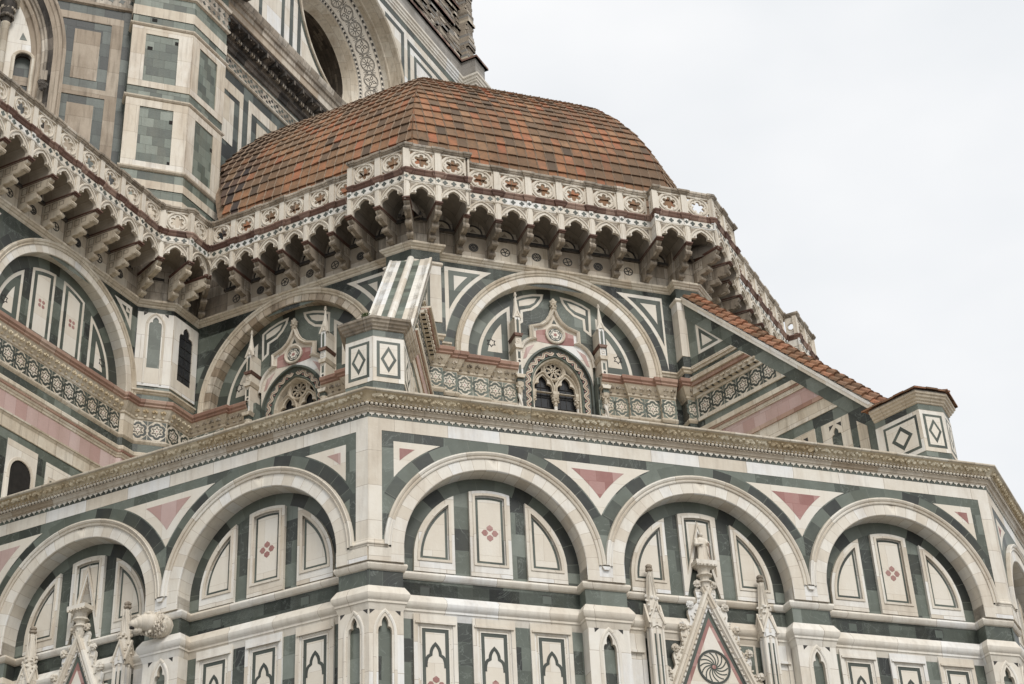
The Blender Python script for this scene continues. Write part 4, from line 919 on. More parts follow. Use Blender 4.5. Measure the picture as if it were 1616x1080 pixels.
        for st in range(2):
            for i in range(nst):
                h1, h2 = 26.4+3.05*i/nst, 26.4+3.05*(i+1)/nst; a1, a2 = st*pi+i*.75, st*pi+(i+1)*.75
                for q in range(6):
                    b1, b2 = 2*pi*q/6, 2*pi*(q+1)/6; rr = .055
                    f = lambda h, a, b: T(x+.04*cos(a)+rr*cos(b), h, w_+.04*sin(a)+rr*sin(b)); m.face([f(h1, a1, b1), f(h1, a1, b2), f(h2, a2, b2), f(h2, a2, b1)], None, 'white')
        part('pinnacle', m, g_, smooth=40)
for F in (EA, ED): gabled_window(F.off(-.4, CE-9.965 if F is ED else 0), TRI)
m = MB('white'); m.rect(EC, 9.2, 10.7, 27, 31, -.4, -.1); part('window_frame', m, TRI)

# ============================================================ PIERCED GALLERY
OFF_B = 1.2
# prototypes, local frame: u along, -y outwards (LOC), origin on the outer face
def proto_corbel(mt='white_old'):
    m = MB(mt); T = lambda a, b, c: LOC(c, b, a)
    P = [(-1.2, .0), (-1.02, .0)]+bez((-1.02, .0), (-.86, .02), (-.84, .17), 4)[1:]+[(-.90, .24), (-.86, .28)]+bez((-.86, .27), (-.50, .22), (-.46, .42), 4)[1:]+[(-.52, .52)]+bez((-.52, .55), (-.10, .50), (-.05, .74), 4)+[(-.10, .84), (-.02, .90), (.0, 1.0), (-1.2, 1.0)]
    m.prism(T, P, -.11, .11, back=True)
    for (a, b, r) in ((-.88, .10, .075), (-.52, .36, .08), (-.11, .68, .10)): 
        for s_ in (-1, 1): m.lathe(lambda u, z, w: LOC(w, z, u), a, b, 0, [(0, 0)], n=3) if False else None
        for i in range(8):
            t0, t1 = 2*pi*i/8, 2*pi*(i+1)/8
            m.face([LOC(-.128, b+r*sin(t0), a+r*cos(t0)), LOC(-.128, b+r*sin(t1), a+r*cos(t1)), LOC(.128, b+r*sin(t1), a+r*cos(t1)), LOC(.128, b+r*sin(t0), a+r*cos(t0))])
        for x in (-.128, .128): m.face([LOC(x, b+r*sin(2*pi*i/8), a+r*cos(2*pi*i/8)) for i in range(8)])
    for s_ in (-.104, .104):      # sunk square panels on the cheeks
        for (a0, a1, b0, b1) in ((-1.12, -.90, .62, .92), (-.84, -.62, .64, .92), (-1.12, -.94, .30, .54), (-.56, -.36, .72, .92)):
            for (p0, p1, q0, q1) in ((a0, a1, b0, b0+.03), (a0, a1, b1-.03, b1), (a0, a0+.03, b0, b1), (a1-.03, a1, b0, b1)):
                m.face([LOC(s_*1.06, q0, p0), LOC(s_*1.06, q0, p1), LOC(s_*1.06, q1, p1), LOC(s_*1.06, q1, p0)], None, 'grimy')
    return m.mesh('corbel')
def proto_cap():
    m = MB('redmould')
    for s0, w0, z0, z1 in ((.122, .06, .98, 1.03), (.145, .11, 1.03, 1.09)):
        m.rect(LOC, -s0, s0, z0, z1, -1.2, w0); m.face([LOC(-s0, z0, -1.2), LOC(s0, z0, -1.2), LOC(s0, z0, w0), LOC(-s0, z0, w0)]); m.face([LOC(-s0, z1, -1.2), LOC(s0, z1, -1.2), LOC(s0, z1, w0), LOC(-s0, z1, w0)])
    return m.mesh('corbel_cap')
BW = 1.205
def proto_arch(bw=BW):
    m = MB('white'); x = bw/2; hw = x-.125
    tre = trefoil(x, .06, hw, .56)
    P = [(0, -.02), (.125, -.02)]+list(reversed(tre))+[(bw-.125, -.02), (bw, -.02), (bw, .86), (0, .86)]
    m.prism(LOC, P, -.12, 0, back=True)
    m.curve(LOC, ogive(x, .06, hw+.01, .67, 9), [(0, .0), (0, .035), (-.04, .045), (-.06, .02), (-.075, 0)])
    for s_ in (-1, 1):
        q = [(x+s_*(hw-.02), .46), (x+s_*(hw-.02), .70), (x+s_*.20, .70)]; m.prism(LOC, q if s_ > 0 else q[::-1], 0, .004, 'grimy')
        q = [(x+s_*(hw-.16), .24), (x+s_*(hw-.13), .36), (x+s_*(hw-.22), .40)]; m.prism(LOC, q if s_ > 0 else q[::-1], 0, .005, 'grimy')
    m.rect(LOC, -.095, .095, -.10, .78, -.02, .055); m.rect(LOC, -.045, .045, -.06, .74, .055, .07)
    return m.mesh('trefoil_arch')
def proto_vault(bw=BW, mt='plaster'):
    m = MB(mt); x = bw/2; hw = x-.12
    A = [(x+hw, -.1)]+ogive(x, .10, hw, .62, 8)+[(x-hw, -.1)]
    m.curve(LOC, A, [(0, -.11), (0, -1.2)])
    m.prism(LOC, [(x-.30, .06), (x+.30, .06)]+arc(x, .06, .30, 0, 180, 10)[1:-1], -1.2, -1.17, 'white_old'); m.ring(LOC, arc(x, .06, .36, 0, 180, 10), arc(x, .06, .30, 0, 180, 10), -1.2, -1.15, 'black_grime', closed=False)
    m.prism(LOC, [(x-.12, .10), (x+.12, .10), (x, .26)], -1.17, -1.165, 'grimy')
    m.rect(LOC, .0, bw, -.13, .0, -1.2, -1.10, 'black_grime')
    return m.mesh('bay_vault')
def proto_roundel(k, mt='white_old'):
    m = MB(mt); x = BW/2; r = .185
    m.rect(LOC, x-.44, x+.44, -1.06, -.14, -1.2, -1.185)
    m.ring(LOC, circ(x, -.60, r, 20), circ(x, -.60, r-.035, 20), -1.185, -1.172, 'dark')
    n = [6, 4, 8, 5][k % 4]
    for i in range(n):
        a = 2*pi*i/n+.3*k; m.line(LOC, [(x, -.60), (x+(r-.03)*cos(a), -.60+(r-.03)*sin(a))], .03, -1.185, -1.174, 'dark')
        if k % 2 == 0: m.prism(LOC, circ(x+(r*.62)*cos(a+pi/n), -.60+(r*.62)*sin(a+pi/n), .03, 6), -1.185, -1.174, 'dark')
    return m.mesh('roundel_panel')
def proto_panel(bw=BW):
    m = MB('white'); x = bw/2; z = .44; h = [foil(x, z, .205, .086, 6, pi/2, 7)]
    for sx in (-1, 1):
        for sz in (-1, 1):
            q = [(x+sx*.43, z+sz*.40), (x+sx*.25, z+sz*.40), (x+sx*.43, z+sz*.22)]
            h.append(q if sx*sz < 0 else q[::-1])
    for i in range(6): a = pi/2+pi/6+i*pi/3; h.append(circ(x+.315*cos(a), z+.315*sin(a), .022, 5))
    m.prism(LOC, [(.11, -.01), (bw-.11, -.01), (bw-.11, .90), (.11, .90)], -.13, -.03, holes=h, back=True)
    m.curve(LOC, circ(x, z, .405, 28), [(0, -.03), (0, .0), (.03, .015), (.05, -.0), (.055, -.03)], closed=True)
    m.rect(LOC, .11, bw-.11, -.01, .05, -.03, .0); m.rect(LOC, .11, bw-.11, .85, .9, -.03, .0)
    m.rect(LOC, -.11, .11, -.01, .90, -.14, .035, back=True)
    return m.mesh('parapet_panel')
def proto_post():
    m = MB('white'); m.rect(LOC, -.11, .11, -.01, .90, -.14, .035, back=True); return m.mesh('post')
pc, pcap, parch, pvault, ppanel, ppost = proto_corbel(), proto_cap(), proto_arch(), proto_vault(), proto_panel(), proto_post()
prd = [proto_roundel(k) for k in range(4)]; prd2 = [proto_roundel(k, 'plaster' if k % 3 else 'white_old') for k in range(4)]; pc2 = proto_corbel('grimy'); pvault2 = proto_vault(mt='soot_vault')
ZC = 35.14; ZA = 36.24; ZP = 37.62
def LW(o): return o
# outer-face plan: (frame, face offset)
SEG = [(FC, -27.70), (FB, -15.07), (FC, -26.90), (FA, -9.22), (FA, -8.70), (FB, -8.70), (FB, -9.22), (FB, -8.70), (FC, -8.70), (FC, -9.22), (FC, -8.70), (FX, -8.70)]
pts = [FC.xy(-23, -27.70)]
brk = {3: 13.73, 6-1: 6.22, 6: 13.90, 8: 6.05, 9: 13.85}
for i in range(len(SEG)-1):
    (f1, w1), (f2, w2) = SEG[i], SEG[i+1]
    if f1 is f2: pts.append((f1.xy(brk[i], w1), f1.xy(brk[i], w2)))
    else: p = inter(f1, w1, f2, w2); pts.append((p, p))
ends = []
for i, (f, w) in enumerate(SEG):
    a = pts[0] if i == 0 else pts[i][1]
    b = pts[i+1][0] if i < len(SEG)-1 else f.xy(4.5, w)
    ends.append((f, w, uof(f, a), uof(f, b)))
GAL_L = root('parapet_gallery', 'white pierced parapet on trefoil-arched corbels running along the top of the left wall', 'gallery', FC.xy(-12, -28.3)+(35.14,))
GAL_T = root('parapet_gallery', 'white pierced parapet on corbels around the foot of the red tiled dome', 'gallery', (OC[0], OC[1], 35.14))
for gal, idx in ((GAL_L, (0, 1, 2)), (GAL_T, range(3, 12))):
    fullpath = []
    qb = MB('white'); band_in = MB('dark')
    for i in idx:
        f, w, ua, ub = ends[i]; L_ = ub-ua; n = max(1, round(L_/BW)); st = L_/n
        k = st/BW
        stepA = i in (4, 6, 7, 9, 10) and SEG[i-1][0] is f; stepB = i in (3, 5, 6, 8, 9)
        path = []
        for j in range(n+1):
            u = ua+j*st
            if j == 0: path += ([f.xy(u, w+.0)] if False else [])+[f.xy(u, w+.045), f.xy(u+.15, w+.045), f.xy(u+.15, w)]
            elif j == n: path += [f.xy(u-.15, w), f.xy(u-.15, w+.045), f.xy(u, w+.045)]
            else: path += [f.xy(u-.15, w), f.xy(u-.15, w+.045), f.xy(u+.15, w+.045), f.xy(u+.15, w)]
        if fullpath and hypot(fullpath[-1][0]-path[0][0], fullpath[-1][1]-path[0][1]) < .2:
            pf, pw = SEG[i-1]
            if pf is not f: fullpath[-1] = inter(pf, pw+.045, f, w+.045); path = path[1:]
        fullpath += path
        for j in range(n):
            u = ua+j*st; sc = Matrix.Diagonal((k, 1, 1, 1))
            place('trefoil_arch', parch, gal, f.M(u, ZA, w) @ sc)
            place('parapet_panel', ppanel, gal, f.M(u, ZP, w) @ sc)
            # depth from the face to the wall behind
            wallw = {0: -29.1, 1: -16.5, 2: -28.12}.get(i, WD)
            inner_pier = False
            um = u+st/2
            if i == 4 or i == 3: inner_pier = um > 14.5
            if i in (5,): inner_pier = um < 5.4
            if i in (7,): inner_pier = um > 14.9
            if i in (8,): inner_pier = um < 5.05
            if i == 10: inner_pier = um > 14.9
            dep = w-wallw-(.5 if inner_pier else 0)
            dm = Matrix.Diagonal((k, dep/1.2, 1, 1))
            if i in (1, 2):
                wa, wb = WPATH[i], WPATH[i+1]; back = (uof(f, wa)+uof(f, wb))/2; sh = Matrix.Identity(4); sh[0][1] = (back-(u+st/2))/dep; dm = sh @ dm
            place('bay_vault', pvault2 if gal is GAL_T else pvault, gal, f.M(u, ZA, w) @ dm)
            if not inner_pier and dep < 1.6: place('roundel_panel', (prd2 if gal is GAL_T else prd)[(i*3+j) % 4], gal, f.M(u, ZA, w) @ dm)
            # quatrefoil inlays
            for q in range(4):
                x = u+(.0 if q == 0 else .115+(q-.5)*(st-.23)/3); z = 37.20; rr = .062 if q else .052
                band_in.prism(f, foil(x, z, rr, rr*.68, 4, 0, 5), w+(.055 if q == 0 else .002), w+(.062 if q == 0 else .012), 'green_inlay')
            qb.rect(f, u-.085, u+.085, 37.03, 37.36, w-.02, w+.055)
        # corbels
        for j in range(n+1):
            u = ua+j*st
            if j == n and i < 11 and i+1 in idx and i not in (): 
                continue
            wallw = {0: -29.1, 1: -16.5, 2: -28.12}.get(i, WD)
            pier = (i in (3, 4) and u > 14.5) or (i == 5 and u < 5.4) or (i == 7 and u > 14.9) or (i == 8 and u < 5.05) or (i == 10 and u > 14.9)
            dep = w-wallw-(.5 if pier else 0)
            mt = f.M(u, ZC, w)
            if j == 0 and i > 0 and SEG[i-1][0] is not f:
                pf = SEG[i-1][0]; bx, by = pf.n[0]+f.n[0], pf.n[1]+f.n[1]; l = hypot(bx, by); fb = Fr(f.xy(u, w), d=(-by/l, bx/l)); mt = fb.M(0, ZC, 0); dep /= max(.6, l/2)
                if i == 3: continue_corner = True
            if dep > 0:
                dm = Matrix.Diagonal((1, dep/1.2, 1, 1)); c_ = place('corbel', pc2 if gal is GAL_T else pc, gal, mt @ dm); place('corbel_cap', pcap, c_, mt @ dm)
            place('post', ppost, gal, f.M(u, ZP, w)) if j == n else None
    m = MB('white'); m.sweep(fullpath, [(-.12, 36.98), (.0, 36.98), (.03, 36.99), (.045, 37.02), (.02, 37.05), (0, 37.05)]); o = part('lower_fillet', m, gal, smooth=25)
    m = MB('redmould'); m.sweep(fullpath, [(0, 37.34), (.03, 37.36), (.06, 37.41), (.07, 37.46), (.09, 37.48), (.11, 37.53), (.10, 37.57), (.07, 37.60), (-.14, 37.62)]); part('red_moulding', m, gal, smooth=25)
    m = MB('grimy'); m.sweep(fullpath, [(-.15, 38.51), (.0, 38.51), (.01, 38.55), (.05, 38.57), (.06, 38.61), (.10, 38.63), (.11, 38.70), (.09, 38.73), (-.20, 38.74), (-.20, 38.52)]); part('handrail', m, gal, smooth=25)
    base = []
    for i in idx:
        f, w, ua, ub = ends[i]; qb.rect(f, ua, ub, 37.0, 37.36, w-.12, w)
        qb.face([f(ua, 37.03, w-.05), f(ub, 37.03, w-.05), f(ub, 37.5, w-2.2), f(ua, 37.5, w-2.2)], [(0, 0), (1, 0), (1, 1), (0, 1)])
    o = part('quatrefoil_band', qb, gal); part('quatrefoil_inlay', band_in, o)
    # wall strip behind the corbels, up to the walkway
    wp = WPATH[:4] if gal is GAL_L else WPATH[3:]
    m = MB('grimy'); m.sweep(wp, [(0, 35.1), (0, 37.4)]); part('back_wall', m, gal)

for i in range(1, len(SEG)):      # short returns where the bastions step out
    f, w2 = SEG[i]; f1, w1 = SEG[i-1]
    if f is not f1: continue
    u = ends[i][2]; a, b = f.xy(u, w1), f.xy(u, w2)
    r_, L_ = frpts(a, b) ; m = MB('white')
    x = L_/2; m.prism(r_, [(0, 37.6), (L_, 37.6), (L_, 38.52), (0, 38.52)], -.05, .02, holes=[foil(x, 38.06, .09, .07, 6, pi/2, 5)], back=True); m.prism(r_, [(0, 36.3), (L_, 36.3), (L_, 37.36), (0, 37.36)], -.05, .02, back=True); m.curve(r_, circ(x, 38.06, .19, 18), [(0, .02), (.015, .04), (.03, .02)], closed=True)
    part('parapet_return', m, GAL_T)

# ============================================================ TILED DOME
PROF = [(11.45, 37.4), (11.52, 38.6), (11.62, 39.4), (11.74, 40.3), (12.10, 41.7), (12.67, 43.02), (13.31, 44.2), (14.33, 45.65), (15.37, 46.82), (16.9, 48.1), (19.0, 49.6), (22.0, 50.9), (26.04, 51.7)]
# arc-length table
AL = [0]
for (a, b), (c, d) in zip(PROF, PROF[1:]): AL.append(AL[-1]+hypot(c-a, d-b))
def prof(t):
    t = max(0, min(AL[-1]-1e-6, t)); i = max(k for k in range(len(AL)) if AL[k] <= t); i = min(i, len(AL)-2); q = (t-AL[i])/(AL[i+1]-AL[i])
    # smooth by blending neighbouring slopes
    return PROF[i][0]+(PROF[i+1][0]-PROF[i][0])*q, PROF[i][1]+(PROF[i+1][1]-PROF[i][1])*q
DOME = root('tiled_dome', 'faceted half dome covered in square red-brown terracotta tiles', 'dome', (OC[0], OC[1], 38.0))
base = MB('tile_rib'); RC = {}
def rp(corner, s, z):
    dx, dy = OC[0]-corner[0], OC[1]-corner[1]; l = hypot(dx, dy); s2 = s+(l-26.04); return Vector((corner[0]+dx/l*s2, corner[1]+dy/l*s2, z))
ROW = .585; nrow = int((AL[-1]-.6)/ROW)
FACES = [('a', CA2, CAB), ('b', CAB, CBC), ('c', CBC, CC2)]
for nm, c0, c1 in FACES:
    tiles = MB('tile'); ribs = MB('tile_rib')
    fr, _ = frpts(c0, c1); n3 = Vector((fr.n[0], fr.n[1], 0))
    for r in range(nrow):
        t0, t1 = r*ROW, (r+1)*ROW+.07
        s0, z0 = prof(t0); s1, z1 = prof(t1)
        A0, B0, A1, B1 = rp(c0, s0, z0), rp(c1, s0, z0), rp(c0, s1, z1), rp(c1, s1, z1)
        dirv = (B0-A0).normalized(); cz = lambda z: (0 if nm != 'a' or z > 44.25 else max(0, 2.35*(44.25-z)/5.6))
        base.face([A0+dirv*cz(z0)-n3*.08, B0-n3*.08, B1-n3*.08, A1+dirv*cz(z1)-n3*.08]); up = ((A1+B1)/2-(A0+B0)/2).normalized(); nn = dirv.cross(up).normalized()
        # anchor columns to the facet's middle
        mid0, mid1 = (A0+B0)/2, (A1+B1)/2; h0, h1 = (B0-A0).length/2, (B1-A1).length/2
        CWd = .415; nc = int(h0/CWd)+1
        for j in range(-nc, nc+1):
            jx = .5*(r % 2) if False else 0
            a, b = (j-.5+jx)*CWd, (j+.5+jx)*CWd
            def cut(z):      # the field stops against the flank of the pier on the left
                if nm != 'a': return 0
                T_ = [(38.6, 2.33), (40.3, 1.95), (41.7, 1.45), (43.05, .76), (44.25, 0)]
                if z <= T_[0][0]: return T_[0][1]
                for (z_a, d_a), (z_b, d_b) in zip(T_, T_[1:]):
                    if z <= z_b: return d_a+(d_b-d_a)*(z-z_a)/(z_b-z_a)
                return 0
            def clampi(v, h, z): return max(-h+cut(z), min(h, v))
            a0, b0, a1, b1 = clampi(a, h0, z0), clampi(b, h0, z0), clampi(a, h1, z1), clampi(b, h1, z1)
            if b0-a0 < .03: continue
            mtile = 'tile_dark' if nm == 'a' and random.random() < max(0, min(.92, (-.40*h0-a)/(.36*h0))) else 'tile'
            lift = .075+random.uniform(-.01, .018); tw = random.uniform(-.012, .012); dd = random.uniform(-.02, .02)
            g = .012
            p = [mid0+dirv*(a0+g)+nn*(lift+tw)-up*(.03+dd), mid0+dirv*(b0-g)+nn*(lift-tw)-up*(.03-dd), mid1+dirv*(max(a1, min(b1-.001, b1))-g if b1-a1 > .03 else b1)+nn*.008, mid1+dirv*(a1+g if b1-a1 > .03 else a1)+nn*.008]
            p[2] = mid1+dirv*(b1-g if b1-a1 > .03 else b1)+nn*.008
            q = [p[0]-nn*.06, p[1]-nn*.06]
            i0 = len(tiles.v)
            tiles.v += [tuple(x) for x in p+q]
            for fc in ((0, 1, 2, 3), (4, 5, 1, 0), (4, 0, 3), (5, 2, 1)):
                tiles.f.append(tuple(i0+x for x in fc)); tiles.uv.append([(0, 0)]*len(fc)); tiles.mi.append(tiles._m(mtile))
            # rib between columns
            if b < h0-.05 and b < h1 and b > -h0+cut(z0)+.05:
                x0, x1 = mid0+dirv*b, mid1+dirv*b; L0 = nn*(lift+.03)-up*.075; L1 = nn*.045; hw = dirv*.032
                ribs.face([x0-hw+L0-nn*.03, x0+hw*0+L0+nn*.01, x1+L1+nn*.01, x1-hw+L1-nn*.03]); ribs.face([x0+L0+nn*.01, x0+hw+L0-nn*.03, x1+hw+L1-nn*.03, x1+L1+nn*.01]); ribs.face([x0-hw+L0-nn*.04, x0+hw+L0-nn*.04, x0+L0+nn*.015])
    o = part('tile_field', tiles, DOME); part('tile_ribs', ribs, o)
part('roof_deck', base, DOME)
m = MB('tile')    # hip tiles
for c0 in (CAB, CBC, CC2):
    for r in range(nrow):
        s0, z0 = prof(r*ROW-.03); s1, z1 = prof((r+1)*ROW+.04); a, b = rp(c0, s0, z0), rp(c0, s1, z1); d_ = (b-a).normalized(); sd_ = Vector((-d_.y, d_.x, 0)).normalized(); nn = sd_.cross(d_); nn = nn if nn.z > 0 else -nn
        i0 = len(m.v); m.v += [tuple(x) for x in (a+sd_*.09-nn*.03, a+nn*.055, a-sd_*.09-nn*.03, b+sd_*.08-nn*.06, b+nn*.01, b-sd_*.08-nn*.06)]
        for fc in ((0, 1, 4, 3), (1, 2, 5, 4), (0, 2, 1)): m.f.append(tuple(i0+x for x in fc)); m.uv.append([(0, 0)]*len(fc)); m.mi.append(m._m('tile'))
part('hip_tiles', m, DOME)

# ============================================================ BUTTRESSES
def buttress(cor, fa, fb, label, striped, gname='sloping buttresses on the roof of the lower tier'):
    dx, dy = OC[0]-cor[0], OC[1]-cor[1]; l = hypot(dx, dy); d = (dx/l, dy/l)
    T = Fr(cor, d=d)                      # u = inwards; outside of frame on one side
    if striped: pass
    rt = root('buttress', label, 'buttress', (cor[0]+d[0]*6, cor[1]+d[1]*6, 22.7), gname)
    h = .62; zl = lambda s: 25.72+1.05*(s-2.9)
    Tn = lambda u, z, w: T(u, z, -w)      # mirrored side
    for TT, nm in ((T, 'flank_wall'), (Tn, 'flank_wall')):
        m = MB('green'); m.prism(TT, [(1.5, 21), (10.9, 21), (10.9, zl(10.9)), (1.5, zl(1.5))], h-.05, h, sides=False); o = part(nm, m, rt)
        def clipband(mb, z0, z1, w, mt, mg=.62, sprof=None):
            # band whose outer end is cut by the slope
            s0 = (z0-25.72)/1.05+2.9+mg; s1 = (z1-25.72)/1.05+2.9+mg
            mb.prism(TT, [(s0, z0), (10.8, z0), (10.8, z1), (s1, z1)], h, h+w, mt)
        b = MB('white_old')
        clipband(b, 31.02, 31.12, .06, 'white_old'); clipband(b, 31.12, 31.24, .12, 'white_old')
        clipband(b, 29.86, 30.0, .06, 'white_old'); clipband(b, 30.0, 30.3, .2, 'white_old'); clipband(b, 30.3, 30.45, .30, 'redledge'); clipband(b, 30.45, 30.62, .38, 'white_old')
        clipband(b, 29.05, 29.86, .01, 'white_old'); clipband(b, 28.9, 29.05, .06, 'white_old')
        clipband(b, 28.30, 28.38, .09, 'redledge'); clipband(b, 28.38, 28.57, .13, 'white_old'); clipband(b, 28.12, 28.30, .05, 'white_old'); clipband(b, 27.52, 28.12, .01, 'pink'); clipband(b, 27.36, 27.52, .05, 'redledge'); clipband(b, 26.88, 27.36, .012, 'white_old'); clipband(b, 26.80, 26.88, .03, 'white_old')
        part('flank_courses', b, o)
        c_ = MB('white_old'); s0 = (29.9-25.72)/1.05+3.52
        for i in range(20):
            s = s0+.25+i*.30
            if s > 10.6: break
            for k in range(3): c_.blob(TT(s+(k-1)*.06, 30.16, h+.22), .055, n=5, jit=.3)
            c_.rect(TT, s-.05, s+.05, 30.0, 30.1, h, h+.2)
        n = 6; s0 = (29.86-25.72)/1.05+3.0
        sf = MB('white_old'); starfrieze(sf, TT, s0, 10.75, h+.012, 'green_inlay', 'dark')
        part('star_frieze', sf, o); part('leaf_carving', c_, o)
        t = MB('white_fine'); P = [(9.12, 31.67), (10.46, 31.67), (10.46, 33.11)]
        t.prism(TT, P, h, h+.01); t.prism(TT, inset(P, .13), h+.01, h+.016, 'green_inlay'); t.prism(TT, inset(P, .25), h+.016, h+.022); part('triangle_inlay', t, o)
        # lancet row near the foot
        q = MB('white')
        for a_, b_ in ((4.19, 5.37), (5.66, 6.84), (7.13, 8.3), (8.6, 9.8)):
            zt = min(26.40, zl(a_)-.72); cc_ = (a_+b_)/2; top = [(b_, zt), (a_, zt)] if zt > 26.3 else [(b_, 26.40), (a_+.10, 26.40), (a_, zt)]
            hole = [(cc_-.21, 22.1), (cc_+.21, 22.1)]+trefoil(cc_, 25.66, .21, .40)
            q.prism(TT, [(a_, 22), (b_, 22)]+top, h, h+.03, 'white_old', holes=[hole])
            for sg in (-1, 1): P_ = [(cc_+sg*.06, 26.2), (cc_+sg*.26, 26.2), (cc_+sg*.26, 26.02)]; q.prism(TT, P_ if sg < 0 else P_, h+.03, h+.034, 'dark')
        q.prism(TT, [(3.51, 22), (3.90, 22), (3.90, 25.95), (3.51, 25.60)], h, h+.02, 'white_old'); q.prism(TT, [(2.6, 22), (3.12, 22), (3.12, 25.18), (2.6, 24.9)], h, h+.02, 'white_old'); part('lancet_slabs', q, o)
        # green border stones along the slope and the stone coping
        k = MB('white_old'); e = .28
        def along(mb, d0, d1, w0, w1, mt, s0=2.6, s1=10.9):
            mb.prism(TT, [(s0, zl(s0)+d0), (s1, zl(s1)+d0), (s1, zl(s1)+d1), (s0, zl(s0)+d1)], w0, w1, mt)
        along(k, -.66, -.02, h, h+.03, 'green')
        along(k, -.02, .08, h-.1, h+.06, 'white'); along(k, .08, .16, h-.1, h+.10, 'white'); along(k, .16, .30, h-.1, h+.17, 'white')
        part('coping', k, rt)
    # sloping top
    dz = .30
    def topstrip(mb, w0, w1, d, mt, s0=2.2, s1=10.85):
        nb = 18
        for i in range(nb):
            a, b = s0+(s1-s0)*i/nb, s0+(s1-s0)*(i+1)/nb
            mb.face([T(a, zl(a)+d, w0), T(b, zl(b)+d, w0), T(b, zl(b)+d, w1), T(a, zl(a)+d, w1)], [(a*1.45, w0), (b*1.45, w0), (b*1.45, w1), (a*1.45, w1)], mt)
            mb.face([T(a, zl(a)+d, w0), T(b, zl(b)+d, w0), T(b, zl(b)+d-.3, w0), T(a, zl(a)+d-.3, w0)], [(a*1.45, 0), (b*1.45, 0), (b*1.45, .3), (a*1.45, .3)], mt); mb.face([T(a, zl(a)+d, w1), T(b, zl(b)+d, w1), T(b, zl(b)+d-.3, w1), T(a, zl(a)+d-.3, w1)], [(a*1.45, 0), (b*1.45, 0), (b*1.45, .3), (a*1.45, .3)], mt)
    if striped:
        m = MB('white'); topstrip(m, -.79, .79, .30, 'white'); topstrip(m, .10, .36, .304, 'green_old'); topstrip(m, -.36, -.10, .304, 'green_old'); topstrip(m, -.10, .10, .36, 'white'); topstrip(m, -.79, -.70, .36, 'white'); topstrip(m, .70, .79, .36, 'white')
        # the roll on the ridge
        for i in range(12):
            a, b = 2.4+8.45*i/12, 2.4+8.45*(i+1)/12
            for q in range(6):
                t0, t1 = pi*q/6, pi*(q+1)/6; f = lambda s, t: T(s-.13*sin(t)*.7, zl(s)+.34+.13*sin(t)*.7, .13*cos(t)); m.face([f(a, t0), f(b, t0), f(b, t1), f(a, t1)], [(a, t0), (b, t0), (b, t1), (a, t1)], 'white')
        part('striped_slope', m, rt)
    else:
        m = MB('white'); topstrip(m, -.78, .78, .30, 'white'); topstrip(m, -.34, .34, .53, 'grey_stone'); part('slope_bed', m, rt)
        m = MB('tile2'); rnd = random.Random(3)
        for col, w in enumerate((-.52, -.17, .17, .52)):
            for i in range(27):
                a, b = 2.55+i*.31, 2.55+i*.31+.37; j = rnd.uniform(-.02, .02); r0, r1 = .17+rnd.uniform(-.01, .01), .13
                i0 = len(m.v); nq = 5
                for s, r, up in ((a, r0, .07), (b, r1, .0)):
                    for q in range(nq+1): t = pi*q/nq; m.v.append(tuple(T(s-.0-r*sin(t)*.72, zl(s)+.30+up+(.03 if abs(w) > .4 else .24)+r*sin(t)*.70, w+j+r*cos(t))))
                for q in range(nq): m.f.append((i0+q, i0+q+1, i0+nq+1+q+1, i0+nq+1+q)); m.uv.append([(0, 0)]*4); m.mi.append(m._m(None))
                m.f.append(tuple(i0+q for q in range(nq+1))); m.uv.append([(0, 0)]*(nq+1)); m.mi.append(m._m(None))
        part('cover_tiles', m, rt)
    # turret at the foot
    c0 = (cor[0]+d[0]*.95, cor[1]+d[1]*.95); wd = .93
    pr = (c0[0]+fb.d[0]*wd, c0[1]+fb.d[1]*wd); pl = (c0[0]-fa.d[0]*wd, c0[1]-fa.d[1]*wd)
    pth = [(pl[0]+d[0]*1.75, pl[1]+d[1]*1.75), pl, c0, pr, (pr[0]+d[0]*1.75, pr[1]+d[1]*1.75)]
    m = MB('green'); m.sweep(pth, [(0, 22.2), (0, 25.6)]); o = part('turret', m, rt)
    w_ = MB('white')
    for (p, q) in zip(pth, pth[1:]):
        f_, L_ = frpts(p, q); w_.rect(f_, 0.0, L_, 23.68, 25.18, 0, .015)
        nn_ = 1 if L_ < 1.5 else 1
        a, b = .11, L_-.11 if L_ < 1.5 else 1.15
        if L_ > 1.5 and (p is pth[3]): a, b = .11, 1.45
        elif L_ > 1.5: a, b = L_-1.45, L_-.11
        R_ = [(a, 23.83), (b, 23.83), (b, 25.03), (a, 25.03)]; w_.prism(f_, R_, .015, .021, 'green_inlay'); w_.prism(f_, inset(R_, .09), .021, .026, 'white_fine')
        cx, cz = (a+b)/2, 24.43; D_ = [(cx-.24 if L_ < 1.5 else cx-.42, cz), (cx, cz-.44), (cx+.24 if L_ < 1.5 else cx+.42, cz), (cx, cz+.44)]; w_.prism(f_, D_, .026, .031, 'green_inlay'); w_.prism(f_, [(cx-.145 if L_ < 1.5 else cx-.26, cz), (cx, cz-.27), (cx+.145 if L_ < 1.5 else cx+.26, cz), (cx, cz+.27)], .031, .035, 'white_fine')
    part('diamond_panels', w_, o)
    mt = 'grimy' if striped else 'white_old'
    t = MB(mt); t.sweep(pth, [(0, 25.40), (.04, 25.42), (.05, 25.47), (.10, 25.50), (.12, 25.56), (.17, 25.59), (.19, 25.66), (.23, 25.68), (.24, 25.75), (.19, 25.78), (-.4, 25.86)]); 
    o2 = part('turret_cornice', t, o, smooth=25)
    t = MB(mt); ctr = Vector((c0[0]+d[0]*1.3, c0[1]+d[1]*1.3, 25.98))
    n = len(pth)
